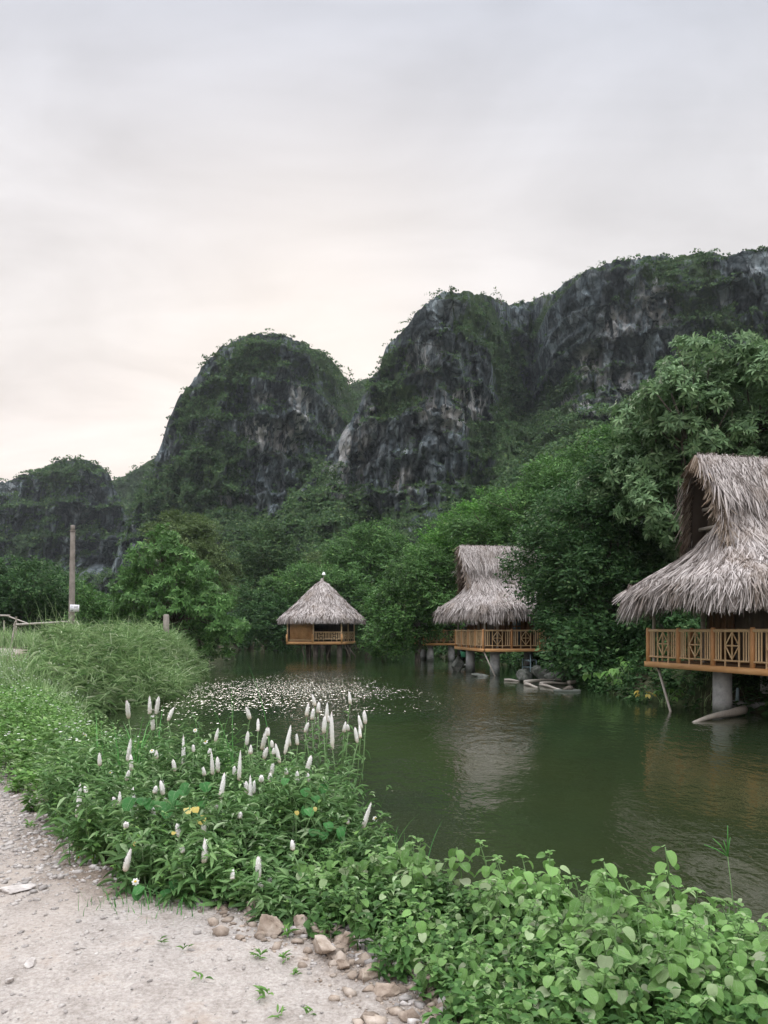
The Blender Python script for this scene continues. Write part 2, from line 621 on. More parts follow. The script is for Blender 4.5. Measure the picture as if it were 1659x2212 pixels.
def m_rock_hill(name, blue=0.0):
    k = NT(name)
    p = k.pos()
    veg = k.n('ShaderNodeAttribute', attribute_name='veg').outputs['Fac']
    pale = k.n('ShaderNodeAttribute', attribute_name='pale').outputs['Fac']
    st = k.noise(k.mapping(p, (1, 1, .22)), .30, 8, .70, dist=.3)
    fine = k.noise(p, .5, 8, .68)
    led = k.noise(k.mapping(p, (.12, .12, 1)), .30, 5, .6)
    f = k.math('ADD', k.math('MULTIPLY', st, .5), k.math('ADD', k.math('MULTIPLY', fine, .35), k.math('MULTIPLY', led, .15)))
    rock = k.ramp(f, [(.37, (.030, .042, .048)), (.46, (.076, .096, .105)), (.55, (.130, .150, .158)), (.68, (.29, .30, .305))])
    wob = k.n('ShaderNodeTexNoise')
    k.l(p, wob.inputs['Vector'])
    wob.inputs['Scale'].default_value = .25
    wob.inputs['Detail'].default_value = 4
    wv = k.n('ShaderNodeVectorMath', operation='MULTIPLY_ADD')
    k.l(wob.outputs['Color'], wv.inputs[0])
    wv.inputs[1].default_value = (3.5, 3.5, 3.5)
    k.l(p, wv.inputs[2])
    for sc_, st_, wd, dk in ((.17, .30, .06, .85), (.50, .42, .075, .65)):
        vm_ = k.mapping(wv.outputs[0], (1, .6, st_))
        ve = k.n('ShaderNodeTexVoronoi', feature='DISTANCE_TO_EDGE')
        ve.inputs['Scale'].default_value = sc_
        k.l(vm_, ve.inputs['Vector'])
        vc = k.n('ShaderNodeTexVoronoi')
        vc.inputs['Scale'].default_value = sc_
        k.l(vm_, vc.inputs['Vector'])
        sp_ = k.n('ShaderNodeSeparateColor')
        k.l(vc.outputs['Color'], sp_.inputs[0])
        hv = k.n('ShaderNodeHueSaturation')
        k.l(rock, hv.inputs['Color'])
        k.l(k.maprange(sp_.outputs[0], 0, 1, .55, 1.5), hv.inputs['Value'])
        rock = k.mix(k.maprange(ve.outputs[0], 0, wd, dk, 0), hv.outputs[0], (.012, .017, .02))
    sz = k.n('ShaderNodeSeparateXYZ')
    k.l(wv.outputs[0], sz.inputs[0])
    bed = k.math('FRACT', k.math('ADD', k.math('MULTIPLY', sz.outputs[2], .105), k.math('MULTIPLY', k.noise(p, .03, 3), 3.0)))
    brk = k.maprange(k.noise(p, .09, 3), .45, .55)
    rock = k.mix(k.math('MULTIPLY', k.maprange(bed, .90, .97, 0, .85), brk), rock, (.010, .014, .017))
    s2 = k.noise(k.mapping(p, (1, 1, .13), loc=(31, 7, 3)), .34, 6, .65)
    pm = k.math('MULTIPLY', k.maprange(s2, .47, .54), k.maprange(k.math('ADD', pale, k.math('MULTIPLY', fine, .25)), .45, .8))
    rock = k.mix(k.math('MULTIPLY', pm, .92), rock, k.ramp(fine, [(.35, (.30, .305, .31)), (.65, (.56, .545, .53))]))
    g = k.ramp(k.noise(p, .9, 6, .7), [(.3, (.024, .048, .024)), (.5, (.048, .082, .034)), (.7, (.095, .125, .052))])
    vm = k.maprange(k.math('ADD', veg, k.math('MULTIPLY', k.math('SUBTRACT', k.noise(p, .35, 6, .7), .5), 1.1)), .42, .58)
    c = k.mix(vm, rock, g)
    return k.out(c, .95, .08, k.bump(k.math('ADD', fine, st), 1.0, 1.1))


M['hill'] = m_rock_hill('limestone')


def m_water():
    k = NT('water')
    p = k.pos()
    a = k.noise(k.mapping(p, (8.5, 3.0, 1), (0, 0, .12)), 1.0, 2, .5, dist=.3)
    b = k.noise(k.mapping(p, (1.1, .8, 1), (0, 0, -.3)), 1.0, 2, .5)
    c3 = k.noise(p, 9.0, 2, .5)
    wind = k.noise(k.mapping(p, (1, .45, 1), loc=(3.1, 1.7, 0)), .10, 2)
    gs = k.n('ShaderNodeVectorMath', operation='DISTANCE')
    k.l(k.mapping(p, (1, .62, 0)), gs.inputs[0])
    gs.inputs[1].default_value = (-3.5, 16.3, 0)
    gust = k.maprange(k.math('ADD', gs.outputs['Value'], k.math('MULTIPLY', k.noise(p, .22, 4), 7.0)), 2.6, 12.0, 1.0, 0.0)
    amp = k.math('ADD', k.maprange(wind, .42, .62, .07, .30), k.math('MULTIPLY', gust, 1.85))
    h = k.math('ADD', k.math('MULTIPLY', k.math('MULTIPLY', a, .049), amp),
               k.math('ADD', k.math('MULTIPLY', b, .02), k.math('MULTIPLY', c3, .0035)))
    nd = k.n('ShaderNodeBump')
    nd.inputs['Strength'].default_value = 1.0
    nd.inputs['Distance'].default_value = 1.0
    k.l(h, nd.inputs['Height'])
    murk = k.noise(p, .12, 3)
    col = k.ramp(murk, [(.35, (.014, .024, .011)), (.65, (.028, .036, .014))])
    return k.out(col, .035, .5, nd.outputs[0])


M['water'] = m_water()

# ------------------------------------------------------------------ lake, ground, path
LAKE = np.array([(16, 1.0), (9, 2.0), (5, 2.9), (3.0, 3.65), (1.65, 4.3), (.8, 4.8), (.25, 5.5), (-.1, 6.4), (-.8, 7.6), (-1.7, 8.6), (-2.7, 9.3), (-3.8, 10.6), (-5.2, 13.4),
                 (-6.5, 16.3), (-6.9, 18.6), (-6.4, 22.3), (-7.0, 26), (-8.3, 35), (-10.5, 44), (-12.5, 54), (-14, 68), (-15, 84), (-8, 93), (0, 91),
                 (2.6, 80), (3.2, 66), (4.8, 56), (6.8, 46), (7.6, 38), (7.3, 31), (7.0, 26), (7.3, 21.5), (9.0, 18.5), (11.5, 15), (17, 11), (26, 7), (26, 1)])
PATH = np.array([(1.3, -8), (.75, 1.0), (.42, 2.6), (.2, 3.2), (-.1, 3.75), (-.75, 4.2), (-1.6, 4.5), (-2.3, 5.4), (-2.85, 6.6), (-3.9, 8.0), (-5.6, 10.6), (-8.2, 14.6),
                 (-10.4, 20), (-11.6, 25), (-13.2, 28), (-17, 30.5), (-40, 36), (-40, 30), (-22, 26), (-15.5, 21), (-12, 14.5), (-8.6, 9), (-6.8, 5), (-6, -8)])


def sdist(poly, x, y):
    """signed distance, negative inside"""
    d = np.full(x.shape, 1e18)
    ins = np.zeros(x.shape, bool)
    n = len(poly)
    for i in range(n):
        ax, ay = poly[i]
        bx, by = poly[(i + 1) % n]
        ex, ey = bx - ax, by - ay
        t = np.clip(((x - ax) * ex + (y - ay) * ey) / (ex * ex + ey * ey), 0, 1)
        d = np.minimum(d, (x - ax - t * ex) ** 2 + (y - ay - t * ey) ** 2)
        c = ((ay > y) != (by > y)) & (x < (bx - ax) * (y - ay) / ((by - ay) + 1e-12) + ax)
        ins ^= c
    d = np.sqrt(d)
    return np.where(ins, -d, d)


def height(x, y):
    x = np.asarray(x, float)
    y = np.asarray(y, float)
    d = sdist(LAKE, x, y)
    dn = d + .35 * (fbm(x * .9, y * .9, 0, 3, 5) - .5)
    left = sstep(10, 27, y - .15 * x) * sstep(2, -4, x)
    base = .45 + .85 * left
    right = sstep(3, 9, x) * sstep(8, 14, y)
    base = base + right * (.25 + .22 * np.clip(d, 0, 40))
    far = sstep(55, 95, y) * sstep(-32, -8, x)
    base = base + far * .18 * np.clip(d - 2, 0, 60)
    w = .75 + .9 * sstep(8, 16, y)
    land = base * sstep(-.15, 1, dn / w) - .12 * (1 - sstep(0, .5, dn))
    bump = .10 * (fbm(x * .5, y * .5, 0, 4, 9) - .5) * sstep(.3, 2, d)
    bed = np.maximum(-1.4, dn * .55 - .1)
    return np.where(dn < 0, bed, land + bump)


def hz(x, y):
    return float(height(np.array([x]), np.array([y]))[0])


def spaced(a, fine, n_side, far):
    """symmetric coordinates: fine near 0, growing outwards"""
    t = np.linspace(-1, 1, n_side)
    k = math.asinh(far / fine / n_side * 2)
    return a + np.sinh(t * k) / math.sinh(k) * far


def grid_mesh(xs, ys, zf, keep=None):
    X, Y = np.meshgrid(xs, ys)
    Z = zf(X.ravel(), Y.ravel())
    V = np.stack([X.ravel(), Y.ravel(), Z], -1)
    nx = len(xs)
    i, j = np.meshgrid(np.arange(len(xs) - 1), np.arange(len(ys) - 1))
    q = (j * nx + i).ravel()
    Fq = np.stack([q, q + 1, q + nx + 1, q + nx], -1)
    if keep is not None:
        m = keep(V)
        Fq = Fq[m[Fq].all(1)]
        used = np.unique(Fq)
        remap = np.zeros(len(V), int)
        remap[used] = np.arange(len(used))
        V, Fq = V[used], remap[Fq]
    mb = MB()
    mb.add(V, Fq)
    return mb


def build_setting():
    gx = spaced(0, .09, 330, 1500)
    gy = spaced(6, .09, 330, 1500)
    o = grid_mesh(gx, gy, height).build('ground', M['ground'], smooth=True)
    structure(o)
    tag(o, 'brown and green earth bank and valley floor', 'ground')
    # water
    mb = MB()
    q = LAKE
    xs = np.linspace(-20, 30, 60)
    ys = np.linspace(-2, 100, 80)
    o = grid_mesh(xs, ys, lambda x, y: np.zeros_like(x), keep=lambda V: sdist(LAKE, V[:, 0], V[:, 1]) < 2.2).build('water', M['water'], smooth=True)
    structure(o)
    tag(o, 'still dark green pond water with glinting ripples', 'pond')

    def pz(x, y):
        d = sdist(PATH, x, y) + .5 * (fbm(x * 1.6, y * 1.6, 0, 4, 21) - .5)
        z = height(x, y) + .012 + .03 * (fbm(x * 3, y * 3, 0, 4, 33) - .5) + .012 * (fbm(x * 22, y * 22, 0, 3, 35) - .5)
        return z - .13 * sstep(.0, .5, d) + .02

    def keep(V):
        return (sdist(PATH, V[:, 0], V[:, 1]) < .62)

    xs = np.concatenate([np.linspace(-40, -7, 90)[:-1], np.linspace(-7, 1.6, 330)])
    ys = np.concatenate([np.linspace(-8, 2, 40)[:-1], np.linspace(2, 9, 280)[:-1], np.linspace(9, 37, 120)])
    g = grid_mesh(xs, ys, pz, keep)
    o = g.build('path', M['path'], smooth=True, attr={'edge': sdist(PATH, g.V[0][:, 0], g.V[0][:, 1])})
    structure(o)
    tag(o, 'pale sandy gravel track curving along the bank', 'path')
    return pz


pathz = build_setting()

# ------------------------------------------------------------------ hills
HILL_PTS = []


def hill(name, label, outline, Yt, spread, back, seed, cols, rows, vegf, palef, tufts, ysil=None, tuft=(.7, 1.9), amp=1.0, jag=4.5, shelf=None):
    ox = np.array([p[0] for p in outline], float)
    oy = np.array([p[1] for p in outline], float)
    xs = np.linspace(ox[0], ox[-1], cols)
    ty = np.interp(xs, ox, oy)
    ty = ty + jag * 2 * (fbm(xs / 16, seed, 0, 3, seed) - .5) + jag * 1.2 * (vnoise(xs / 5, seed, 2, seed) - .5)
    tx = (xs - CX) / FPX
    Y0 = np.full(cols, float(Yt)) if ysil is None else Yt + np.interp(xs, [p[0] for p in ysil], [p[1] for p in ysil])
    Zt = np.maximum(EYE + (HY - ty) / FPX * Y0, 3)
    v = np.linspace(0, 1, rows)
    vv = v[:, None]
    z = Zt[None] * vv
    prof = (1 - vv) ** 1.25
    Y = Y0[None] - spread * (Zt[None] / Zt.max()) * prof
    talus = np.clip(1 - z / (Zt[None] * .40 + 1), 0, 1)
    Y = Y - spread * .95 * talus ** 1.15
    if shelf:
        py0 = HY - (z - EYE) / Y * FPX
        for (sx0, sx1, sy0, sl) in shelf:
            m_ = sstep(sx0, sx0 + 60, xs)[None] * sstep(sx1, sx1 - 80, xs)[None]
            Y = Y - m_ * np.clip(py0 - sy0, 0, 260) * sl
    X = tx[None] * Y
    # relief
    sc = Yt / 230.0
    big = fbm(X / (30 * sc), z / (42 * sc), seed, 4, seed + 1) - .5
    colm = fbm(X / (6.0 * sc), z / (22 * sc), seed + .5, 4, seed + 2)
    crev = np.abs(colm - .5) * 2
    wx = X / sc + 5 * (fbm(X / (14 * sc), z / (14 * sc), 1, 3, seed + 41) - .5)
    wz = z / sc + 7 * (fbm(X / (17 * sc), z / (17 * sc), 2, 3, seed + 43) - .5)
    blk = _hash(np.floor(wx / 5.2), np.floor(wz / 7.5 + .5 * np.floor(wx / 5.2)), np.zeros_like(wx), seed) - .5
    blk2 = _hash(np.floor(wx / 2.3 + .3), np.floor(wz / 2.9 + .4 * np.floor(wx / 2.3)), np.zeros_like(wx), seed + 4) - .5
    led_z = z / (11 * sc) + .7 * fbm(X / (60 * sc), z / (60 * sc), seed, 3, seed + 3) + .35 * fbm(X / (6 * sc), z / (6 * sc), 3, 3, seed + 9)
    led = led_z - np.floor(led_z)
    fine = fbm(X / (3.2 * sc), z / (3.6 * sc), seed, 4, seed + 5) - .5
    edge = np.sin(np.clip(vv, 0, 1) * np.pi) ** .5
    cliff = 1 - .75 * talus ** .5
    dsp = amp * sc * (-24 * big * edge - 6.5 * (led ** 4) * cliff + 4.5 * (1 - np.clip(crev * 4, 0, 1)) * cliff * edge - 8.5 * fine - (5.0 * blk + 2.2 * blk2) * cliff * edge)
    Y = Y + dsp * np.clip((1 - vv) * 12, .12, 1)
    X = tx[None] * Y
    # vegetation / pale masks
    py = HY - (z - EYE) / Y * FPX
    pxm = np.broadcast_to(xs[None], py.shape)
    dzdy = np.gradient(Y, axis=0) / (np.gradient(z, axis=0) + 1e-6)
    flat = sstep(.35, 1.6, dzdy)
    veg = np.clip(vegf(pxm, py) + .5 * flat + 1.5 * (fbm(X / (14 * sc), z / (11 * sc), seed, 5, seed + 31) - .5) + .32 * sstep(.05, .35, talus) + .3 * sstep(.10, .0, crev) + .25 * sstep(.2, .0, led) - .08, 0, 1)
    pale = np.clip(palef(pxm, py), 0, 1)
    veg = np.clip(veg - .45 * np.clip(pale - .3, 0, 1), 0, 1)
    V = np.stack([X, Y, z], -1).reshape(-1, 3)
    # rounded back side
    nb = 14
    B = []
    for i in range(1, nb + 1):
        a = i / nb
        zz = Zt * np.cos(a * np.pi / 2) ** .7 if i < nb else np.full(cols, -2.0)
        yy = Y0 + back * np.sin(a * np.pi / 2) * (Zt / Zt.max()) + 4 * (vnoise(xs / 30, i, seed, seed) - .5)
        yy = np.maximum(yy, Y[-1] + .5 * i)
        B.append(np.stack([tx * yy, yy, zz], -1))
    V = np.vstack([V] + B)
    R = rows + nb
    i, j = np.meshgrid(np.arange(cols - 1), np.arange(R - 1))
    q = (j * cols + i).ravel()
    Fq = np.stack([q, q + 1, q + cols + 1, q + cols], -1)
    vegA = np.concatenate([veg.ravel(), np.full(nb * cols, .7)])
    palA = np.concatenate([pale.ravel(), np.zeros(nb * cols)])
    mb = MB()
    mb.add(V, Fq)
    o = mb.build(name, M['hill'], smooth=False, attr={'veg': vegA, 'pale': palA})
    structure(o)
    tag(o, label, 'hill')
    # tufts of bushes
    r = np.random.default_rng(seed + 77)
    w = (np.clip(veg - .38, 0, 1) ** 1.2).ravel() * (np.maximum(py.ravel() < 1330, .1))
    w[-cols * 3:] = np.maximum(w[-cols * 3:], .25)
    tufts = int(tufts * 1.7)
    pick = r.choice(len(w), tufts, p=w / w.sum())
    c = V[:len(w)][pick] + r.normal(size=(tufts, 3)) * .5 * sc
    HILL_PTS.append((c, r.uniform(tuft[0], tuft[1], tufts) * sc))


def blob(px, py, items):
    s = 0
    for (cx, cy, rx, ry, a) in items:
        s = s + a * np.exp(-(((px - cx) / rx) ** 2 + ((py - cy) / ry) ** 2))
    return s


main_out = [(520, 1260), (560, 1215), (600, 1150), (640, 1085), (700, 1000), (745, 930), (772, 885), (800, 815), (818, 800), (834, 752), (880, 700), (905, 672), (935, 645),
            (960, 626), (985, 630), (1015, 632), (1050, 638), (1075, 645), (1098, 660), (1115, 655), (1130, 650), (1150, 648), (1165, 640), (1190, 636), (1215, 615), (1240, 596),
            (1265, 584), (1290, 578), (1320, 566), (1350, 560), (1385, 556), (1420, 551), (1455, 556), (1500, 545), (1530, 547), (1558, 549), (1575, 556), (1600, 542), (1635, 541), (1659, 536),
            (1720, 528), (1800, 540), (1900, 600), (2050, 800)]
hill('mountain', 'long dark limestone mountain rising behind the huts on the right', main_out, 225, 48, 90, 3, 620, 300,
     lambda x, y: .22 + blob(x, y, [(1190, 960, 120, 60, .8), (1120, 780, 50, 170, .5), (1010, 760, 50, 120, .25), (960, 690, 60, 40, .25), (1560, 690, 90, 60, .4),
                                    (650, 1120, 70, 70, .45), (760, 1130, 90, 80, .3), (1080, 1060, 170, 70, .8), (870, 860, 40, 40, .4), (1250, 840, 60, 60, .25), (1230, 690, 40, 60, .2), (800, 900, 120, 60, -.1)]),
     lambda x, y: .24 + blob(x, y, [(960, 890, 50, 30, .8), (1010, 880, 40, 40, .6), (870, 1040, 20, 25, .9), (740, 1040, 40, 110, .35), (1270, 790, 30, 40, .6), (1420, 650, 40, 50, .6), (1330, 700, 30, 30, .7),
                                   (1240, 880, 60, 30, .5), (790, 920, 40, 70, .35), (740, 1010, 40, 60, .2), (920, 780, 40, 60, .3), (1340, 830, 40, 40, .4)]),
     9000, shelf=[(1040, 1420, 885, .28), (560, 800, 1010, .22)], ysil=[(520, 0), (850, -4), (920, -16), (1000, -14), (1060, 6), (1105, 40), (1150, 48), (1185, 18), (1260, -6), (1659, -24), (2050, -40)])
cen_out = [(180, 1290), (240, 1230), (282, 1110), (310, 1045), (340, 985), (362, 915), (385, 862), (405, 840), (440, 788), (460, 770), (482, 748), (520, 731), (550, 722), (582, 719), (615, 726), (640, 735),
           (690, 758), (712, 775), (735, 802), (752, 828), (768, 862), (800, 915), (850, 1000), (900, 1090), (950, 1220)]
hill('rounded_hill', 'steep domed limestone hill in the middle with grey cliff patches', cen_out, 285, 46, 80, 8, 460, 260,
     lambda x, y: .28 + blob(x, y, [(580, 760, 120, 50, .35), (690, 1000, 50, 60, .5), (420, 960, 60, 120, .2), (350, 1080, 60, 70, .35), (560, 1140, 120, 50, .45), (700, 860, 40, 80, .2), (600, 900, 80, 60, -.12), (745, 930, 35, 130, .45)]),
     lambda x, y: .16 + blob(x, y, [(605, 950, 40, 35, .95), (655, 890, 18, 40, .8), (545, 930, 40, 30, .55), (640, 850, 20, 25, .5), (495, 1080, 30, 20, .75), (718, 910, 10, 30, .8), (570, 860, 25, 15, .5)]),
     6000, ysil=[(180, 0), (560, -12), (660, -6), (720, 22), (770, 60), (950, 80)])
left_out = [(-320, 1330), (-200, 1180), (-90, 1090), (0, 1045), (22, 1040), (42, 1028), (62, 1022), (80, 1020), (105, 1000), (130, 994), (155, 991), (190, 995), (210, 1002), (225, 1012), (238, 1030), (250, 1060), (268, 1095), (300, 1160), (360, 1270)]
hill('left_hill', 'low dark limestone hill at the far left beyond the concrete pole', left_out, 360, 46, 90, 15, 320, 190,
     lambda x, y: .14 + blob(x, y, [(150, 1030, 80, 30, .25), (190, 1180, 60, 40, .35), (60, 1150, 40, 30, .2)]),
     lambda x, y: .05 + blob(x, y, [(180, 1110, 30, 40, .4), (60, 1150, 30, 40, .3)]), 3500)
hill('ridge', 'pale hazy wooded ridge between the left hill and the domed hill', [(120, 1300), (200, 1100), (245, 1038), (270, 1027), (300, 1010), (330, 990), (352, 980), (420, 930), (520, 960), (640, 1200)], 520, 60, 90, 22, 160, 100,
     lambda x, y: .75 + 0 * x, lambda x, y: 0 * x, 2500, amp=.5, jag=2)
hill('ridge', 'pale hazy wooded ridge in the notch between the two big mountains', [(640, 1200), (700, 900), (757, 829), (785, 821), (812, 815), (840, 806), (900, 860), (980, 1200)], 480, 60, 90, 27, 120, 100,
     lambda x, y: .8 + 0 * x, lambda x, y: 0 * x, 1500, amp=.5, jag=2)


def hill_bushes():
    c = np.vstack([h[0] for h in HILL_PTS])
    r = np.concatenate([h[1] for h in HILL_PTS])
    k = 15
    n = len(c)
    off = unit(RNG.normal(size=(n, k, 3)))
    off[:, :, 2] = np.abs(off[:, :, 2]) * .9 - .15
    off[:, :, 1] = -np.abs(off[:, :, 1]) * .8 + .1
    base = c[:, None] + off * (r[:, None] * RNG.uniform(.35, 1.0, (n, k)))[..., None] * np.array([1, 1, .8])
    d = unit(RNG.normal(size=(n, k, 3)) + off * .5)
    nn = unit(off + RNG.normal(size=(n, k, 3)) * .35 + np.array([0, 0, .5]))
    L = np.broadcast_to((r * .42)[:, None], (n, k)) * RNG.uniform(.6, 1.3, (n, k))
    mb = MB()
    place(mb, T_DIAM, base.reshape(-1, 3) - d.reshape(-1, 3) * .5 * L.reshape(-1, 1), d.reshape(-1, 3), nn.reshape(-1, 3), L.ravel(), L.ravel() * .85)
    o = mb.build('hillside_foliage', M['leaf_far'])
    tag(o, 'dark scrub and bushes clinging to the limestone cliffs', 'foliage', kind='stuff')


hill_bushes()

# ------------------------------------------------------------------ trees
def crown_mesh(mb, lobes, leaf, style, dens, rng, flat=.8, clump=.36, aspect=.5):
    """lobes: (centre, radius). Leaves gather in sub-clumps near each lobe's skin."""
    for c, R in lobes:
        ns = max(10, int(26 * (.36 / clump) ** 2 * .8))
        o = unit(rng.normal(size=(ns, 3)))
        sc = c + o * (R * rng.uniform(.45, .98, ns))[:, None] * np.array([1, 1, .88])
        sr = R * clump * rng.uniform(.65, 1.25, ns)
        area = 4 * np.pi * R * R
        if style == 'rosette':
            n = int(dens * area / (leaf * leaf * 1.6))
            k = 9
        else:
            n = int(dens * area / (leaf * leaf * aspect * .5) / 7)
            k = 7
        who = rng.integers(0, ns, n)
        e = unit(rng.normal(size=(n, 3)))
        e = unit(e + .35 * o[who] + np.array([0, 0, .42]))
        p = sc[who] + e * (sr[who] * rng.uniform(.35, 1.0, n) ** .6)[:, None] * np.array([1, 1, flat])
        outd = unit(p - c)
        if style == 'rosette':
            ax = unit(e + .5 * outd + np.array([0, 0, .45]) + rng.normal(size=(n, 3)) * .25)
            t1 = unit(np.cross(ax, rng.normal(size=(n, 3))))
            t2 = np.cross(ax, t1)
            a = (np.arange(k) / k * 2 * np.pi)[None] + rng.uniform(0, 6, n)[:, None] + rng.normal(size=(n, k)) * .2
            tilt = rng.uniform(.05, .75, (n, k))
            rad = np.cos(a)[..., None] * t1[:, None] + np.sin(a)[..., None] * t2[:, None]
            d = unit(rad + ax[:, None] * tilt[..., None])
            nn = unit(ax[:, None] - rad * .3 + rng.normal(size=(n, k, 3)) * .1)
            L = leaf * rng.uniform(.65, 1.15, (n, k))
            base = np.broadcast_to(p[:, None], d.shape)
            place(mb, T_DROOP, base.reshape(-1, 3), d.reshape(-1, 3), nn.reshape(-1, 3), L.ravel(), L.ravel() * .26)
        else:
            d0 = unit(e * .8 + outd * .5 + rng.normal(size=(n, 3)) * .45 + np.array([0, 0, -.05]))
            tw = leaf * 2.6
            s = unit(np.cross(d0, np.array([0, 0, 1.0]) + rng.normal(size=(n, 3)) * .3))
            t = (np.arange(k) / (k - 1))[None, :, None]
            sg = np.where(np.arange(k) % 2 == 0, 1, -1)[None, :, None]
            base = p[:, None] + d0[:, None] * t * tw + np.array([0, 0, -.12]) * tw * t ** 2
            d = unit(d0[:, None] * .75 + s[:, None] * sg * 1.0 + rng.normal(size=(n, k, 3)) * .35 + np.array([0, 0, -.15]))
            nn = unit(outd[:, None] * .7 + np.array([0, 0, .8]) + rng.normal(size=(n, k, 3)) * .45)
            L = leaf * rng.uniform(.6, 1.3, (n, k))
            place(mb, T_DIAM, base.reshape(-1, 3), d.reshape(-1, 3), nn.reshape(-1, 3), L.ravel(), L.ravel() * aspect)


def tree(name, label, base, lobes, mat, leaf, style='spray', dens=2.0, seed=0, group=None, trunk_r=None, cat='tree', flat=.68, clump=.31, aspect=.5):
    rng = np.random.default_rng(seed + 100)
    base = np.asarray(base, float)
    cs = np.array([l[0] for l in lobes])
    rs = np.array([l[1] for l in lobes])
    root = thing(name, label, cat, base, 0, group)
    H = max(.5, cs[:, 2].mean() - base[2])
    tr = trunk_r or max(.05, .035 * H + .03)
    mb = MB()
    mid = np.array([cs[:, 0].mean() - base[0], cs[:, 1].mean() - base[1], H * .55])
    pts = [np.array([0, 0, -.25])]
    for t in (.15, .35, .6, .85, 1):
        pts.append(mid * np.array([t ** 1.5, t ** 1.5, t]) + rng.normal(size=3) * np.array([.04, .04, 0]) * H * .4)
    mb.tube(pts, [tr * 1.5, tr * 1.15, tr, tr * .9, tr * .8, tr * .7], 9, wob=.15)
    for c, R in lobes:
        e = c - base
        st = pts[2] + (pts[-1] - pts[2]) * rng.uniform(.1, 1)
        m1 = st + (e - st) * .4 + np.array([0, 0, .12 * np.linalg.norm(e - st)])
        m2 = st + (e - st) * .75 + rng.normal(size=3) * R * .15
        mb.tube([st, m1, m2, e], [tr * .5, tr * .36, tr * .24, tr * .1], 6, wob=.1)
        for q in range(5):
            tip = e + unit(rng.normal(size=3)) * R * .85
            mb.tube([m2, (m2 + tip) / 2 + rng.normal(size=3) * R * .08, tip], [tr * .2, tr * .12, tr * .04], 5)
    mb.build('trunk', M['bark'], root, smooth=True)
    cb = MB()
    crown_mesh(cb, [(c - base, R) for c, R in lobes], leaf, style, dens, rng, flat, clump, aspect)
    cb.build('crown', mat, root)
    return root


def px_lobes(lst, Y, dY=1.0, seed=0, extra=True):
    r = np.random.default_rng(seed)
    out = []
    for (x, y, rp) in lst:
        R = rp / FPX * Y
        yy = Y + r.uniform(-.5, .5) * dY
        out.append((P(x, y, yy), R * yy / Y))
    if extra:   # give the crown depth behind its face
        for (x, y, rp) in lst[::2]:
            R = rp / FPX * Y
            p = P(x, y, Y)
            out.append((np.array([p[0], p[1] + R * 1.6, p[2] - R * .15]), R))
    return out


def px_tree(name, label, Y, basex, lst, mat, leafpx, seed, dY=1.5, style='spray', dens=1.15, group=None, cat='tree', leaf=None, **kw):
    lf = leaf or leafpx / (FPX * 768 / 1659) * Y
    X = (basex - CX) / FPX * Y
    lobes = px_lobes(lst, Y, dY, seed)
    by = Y + .6
    return tree(name, label, (X, by, max(hz(X, by), -.3)), lobes, M[mat], lf, style, dens, seed, group, cat=cat, **kw)


FG = 'trees and bushes around the pond'
px_tree('broadleaf_tree', 'tall rounded tree with whorls of long leaves towering behind the nearest hut', 26, 1590,
        [(1530, 800, 100), (1615, 850, 120), (1450, 850, 80), (1405, 935, 88), (1500, 950, 130), (1600, 1000, 140), (1385, 1020, 85), (1450, 1090, 100), (1560, 1100, 120),
         (1700, 810, 110), (1730, 950, 140), (1720, 1110, 120)], 'leaf_rosette', 0, 1, 3, 'rosette', 1.9, FG, leaf=.31, clump=.27, flat=.8)
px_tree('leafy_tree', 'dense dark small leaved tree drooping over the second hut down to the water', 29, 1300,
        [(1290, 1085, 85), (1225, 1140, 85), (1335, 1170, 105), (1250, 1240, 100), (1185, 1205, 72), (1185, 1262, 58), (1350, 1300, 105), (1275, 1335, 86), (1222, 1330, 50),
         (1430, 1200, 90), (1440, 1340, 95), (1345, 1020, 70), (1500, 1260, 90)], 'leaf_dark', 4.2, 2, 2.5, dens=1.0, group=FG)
px_tree('leafy_tree', 'broad green tree on the slope above the second hut roof', 50, 1180,
        [(1190, 1070, 75), (1110, 1110, 70), (1245, 1020, 66), (1030, 1150, 55), (1150, 1160, 80), (1290, 985, 55), (1320, 1060, 80), (1080, 1200, 70), (1250, 1110, 80)], 'leaf_mid', 3.4, 3, 3, group=FG)
px_tree('leafy_tree', 'bright fresh green tree left of the second hut ridge', 62, 1010,
        [(1055, 1112, 46), (1010, 1128, 44), (965, 1165, 46), (1090, 1100, 40), (1000, 1190, 50), (930, 1200, 40), (1050, 1180, 50)], 'leaf_bright', 3.0, 4, 3, group=FG)
px_tree('round_tree', 'rounded deep green tree directly above and right of the round hut', 86, 795,
        [(770, 1185, 52), (815, 1178, 50), (745, 1215, 42), (800, 1235, 56), (850, 1200, 42), (850, 1250, 45), (730, 1265, 45)], 'leaf_mid', 2.9, 5, 4, group=FG)
px_tree('overhanging_bush', 'wide feathery bush hanging over the half hidden hut', 49, 900,
        [(900, 1262, 58), (855, 1310, 60), (945, 1285, 58), (855, 1370, 38), (955, 1340, 48), (890, 1362, 44), (920, 1220, 46), (838, 1330, 36), (980, 1240, 40)], 'leaf_mid', 3.0, 6, 2, group=FG, cat='bush')
px_tree('overhanging_bush', 'dark low bush dipping into the water right of the round hut', 54.5, 825,
        [(812, 1374, 27), (845, 1385, 30), (815, 1394, 22), (870, 1390, 26)], 'leaf_mid', 3.0, 7, 1, group=FG, cat='bush')
px_tree('leafy_tree', 'wide low tree standing right behind the round hut', 78, 690,
        [(650, 1262, 46), (600, 1290, 46), (700, 1270, 50), (755, 1290, 50), (745, 1335, 50), (660, 1320, 46), (790, 1300, 40)], 'leaf_mid', 2.9, 8, 4, group=FG)
